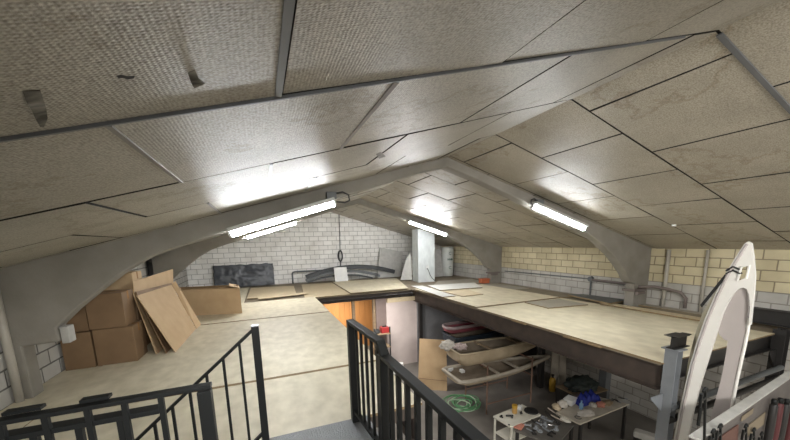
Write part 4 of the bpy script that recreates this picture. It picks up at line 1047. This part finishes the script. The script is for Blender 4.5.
for (a, b_, c, d, mm, lab) in (((718, 437), (737, 424), (735, 450), (716, 462), 'brick_red', 'reddish brown printed plate on the rack'), ((741, 416), (752, 408), (751, 413), (740, 421), 'brown_sheet', 'small worn brown plate on the rack'), ((747, 425), (764, 412), (762, 424), (746, 436), 'brown_sheet', 'scratched brown patch plate on the rack')):
    q = [on_panel(*p)-nv*.006 for p in (a, b_, c, d)]
    tag(MB().prism(q, -nv*.008).build('plate', mm, origin=q[0]), lab, 'plate', 'plates on the rack')
def bar_clamp(px, py0, py1, lab, tilt=0., head=.05):
    a, b_ = on_panel(px, py0)-nv*.04, on_panel(px+tilt, py1)-nv*.04
    t = thing('sash_clamp', lab, 'clamp', b_, 'clamps hanging on the rack')
    br_ = MB().bar(a, b_, .017, .016).build('bar', 'steel_black', t)
    m = MB(); m.bar(a-Vector((0, 0, .076)), a-Vector((0, 0, .076))-dv*.068, .023, .023); m.bar(a-Vector((0, 0, .076))-dv*.068+Vector((0, 0, .05)), a-Vector((0, 0, .076))-dv*.068-Vector((0, 0, .06)), .02, .02); m.build('jaw', 'steel_black', br_, bevel=.004)
    MB().tube([a+dv*.038*math.cos(s_)+Vector((0, 0, .038*math.sin(s_)-.02)) for s_ in [i*.6 for i in range(6)]], .011, 6).build('hook', 'steel_black', t, smooth=True)
    MB().cyl(a-Vector((0, 0, .15))-dv*.05, a-Vector((0, 0, .32))-dv*.05, .013, 8).build('handle', 'steel_black', t)
bar_clamp(699.5, 388, 452, 'tallest black clamp at the left end of the rack', -1)
bar_clamp(708, 429, 470, 'short black clamp next to the tall one')
bar_clamp(715, 424, 470, 'black clamp with hooked head beside the red brown plate')
bar_clamp(741, 424, 470, 'dark clamp in the middle of the rack')
bar_clamp(749, 428, 470, 'dark clamp right of the middle one')
bar_clamp(757, 432, 470, 'dark clamp left of the dark red sleeves')
for k, (px, py, lab) in enumerate(((768, 399, 'dark red padded sleeve, leftmost at the rack end'), (774, 398, 'dark red padded sleeve, second at the rack end'), (780.5, 399, 'dark red padded sleeve, third at the rack end'), (788, 402, 'dark red padded sleeve, at the very edge of the rack'))):
    a = on_panel(px, py)-nv*.055; t = thing('padded_sleeve', lab, 'sleeve', a-Vector((0, 0, .68)), 'padded sleeves on the rack')
    MB().lathe([(.032, -.68), (.036, -.64), (.040, -.3), (.037, -.06), (.026, -.04)], a, 12).build('sleeve', 'dark_red' if k % 2 else 'steel_dark', t, smooth=True)
    MB().lathe([(.027, -.045), (.03, 0), (.023, .022), (.01, .026)], a, 10).build('cap', 'steel_black', t, smooth=True)
# pipes stored behind the rack
for k, (a, b_, y, lab) in enumerate((((690, 412), (771, 374), 2.42, 'upper grey tube stored behind the rack'), ((692, 424), (770, 382), 2.40, 'lower dark tube stored behind the rack'))):
    pa, pb = at_y(*a, 2.36), at_y(*b_, 2.36)
    zc_ = (-.62, -.80)[k]
    tag(MB().cyl((4.9, 2.36, zc_), (8.05, 2.36, zc_+.03), .045, 12).build('storage_tube', 'pipe_grey' if k == 0 else 'steel_dark', origin=(6.5, 2.36, zc_)), lab, 'tube', 'tubes behind the rack')
for o in bpy.data.objects:
    if '_o' in o: del o['_o']
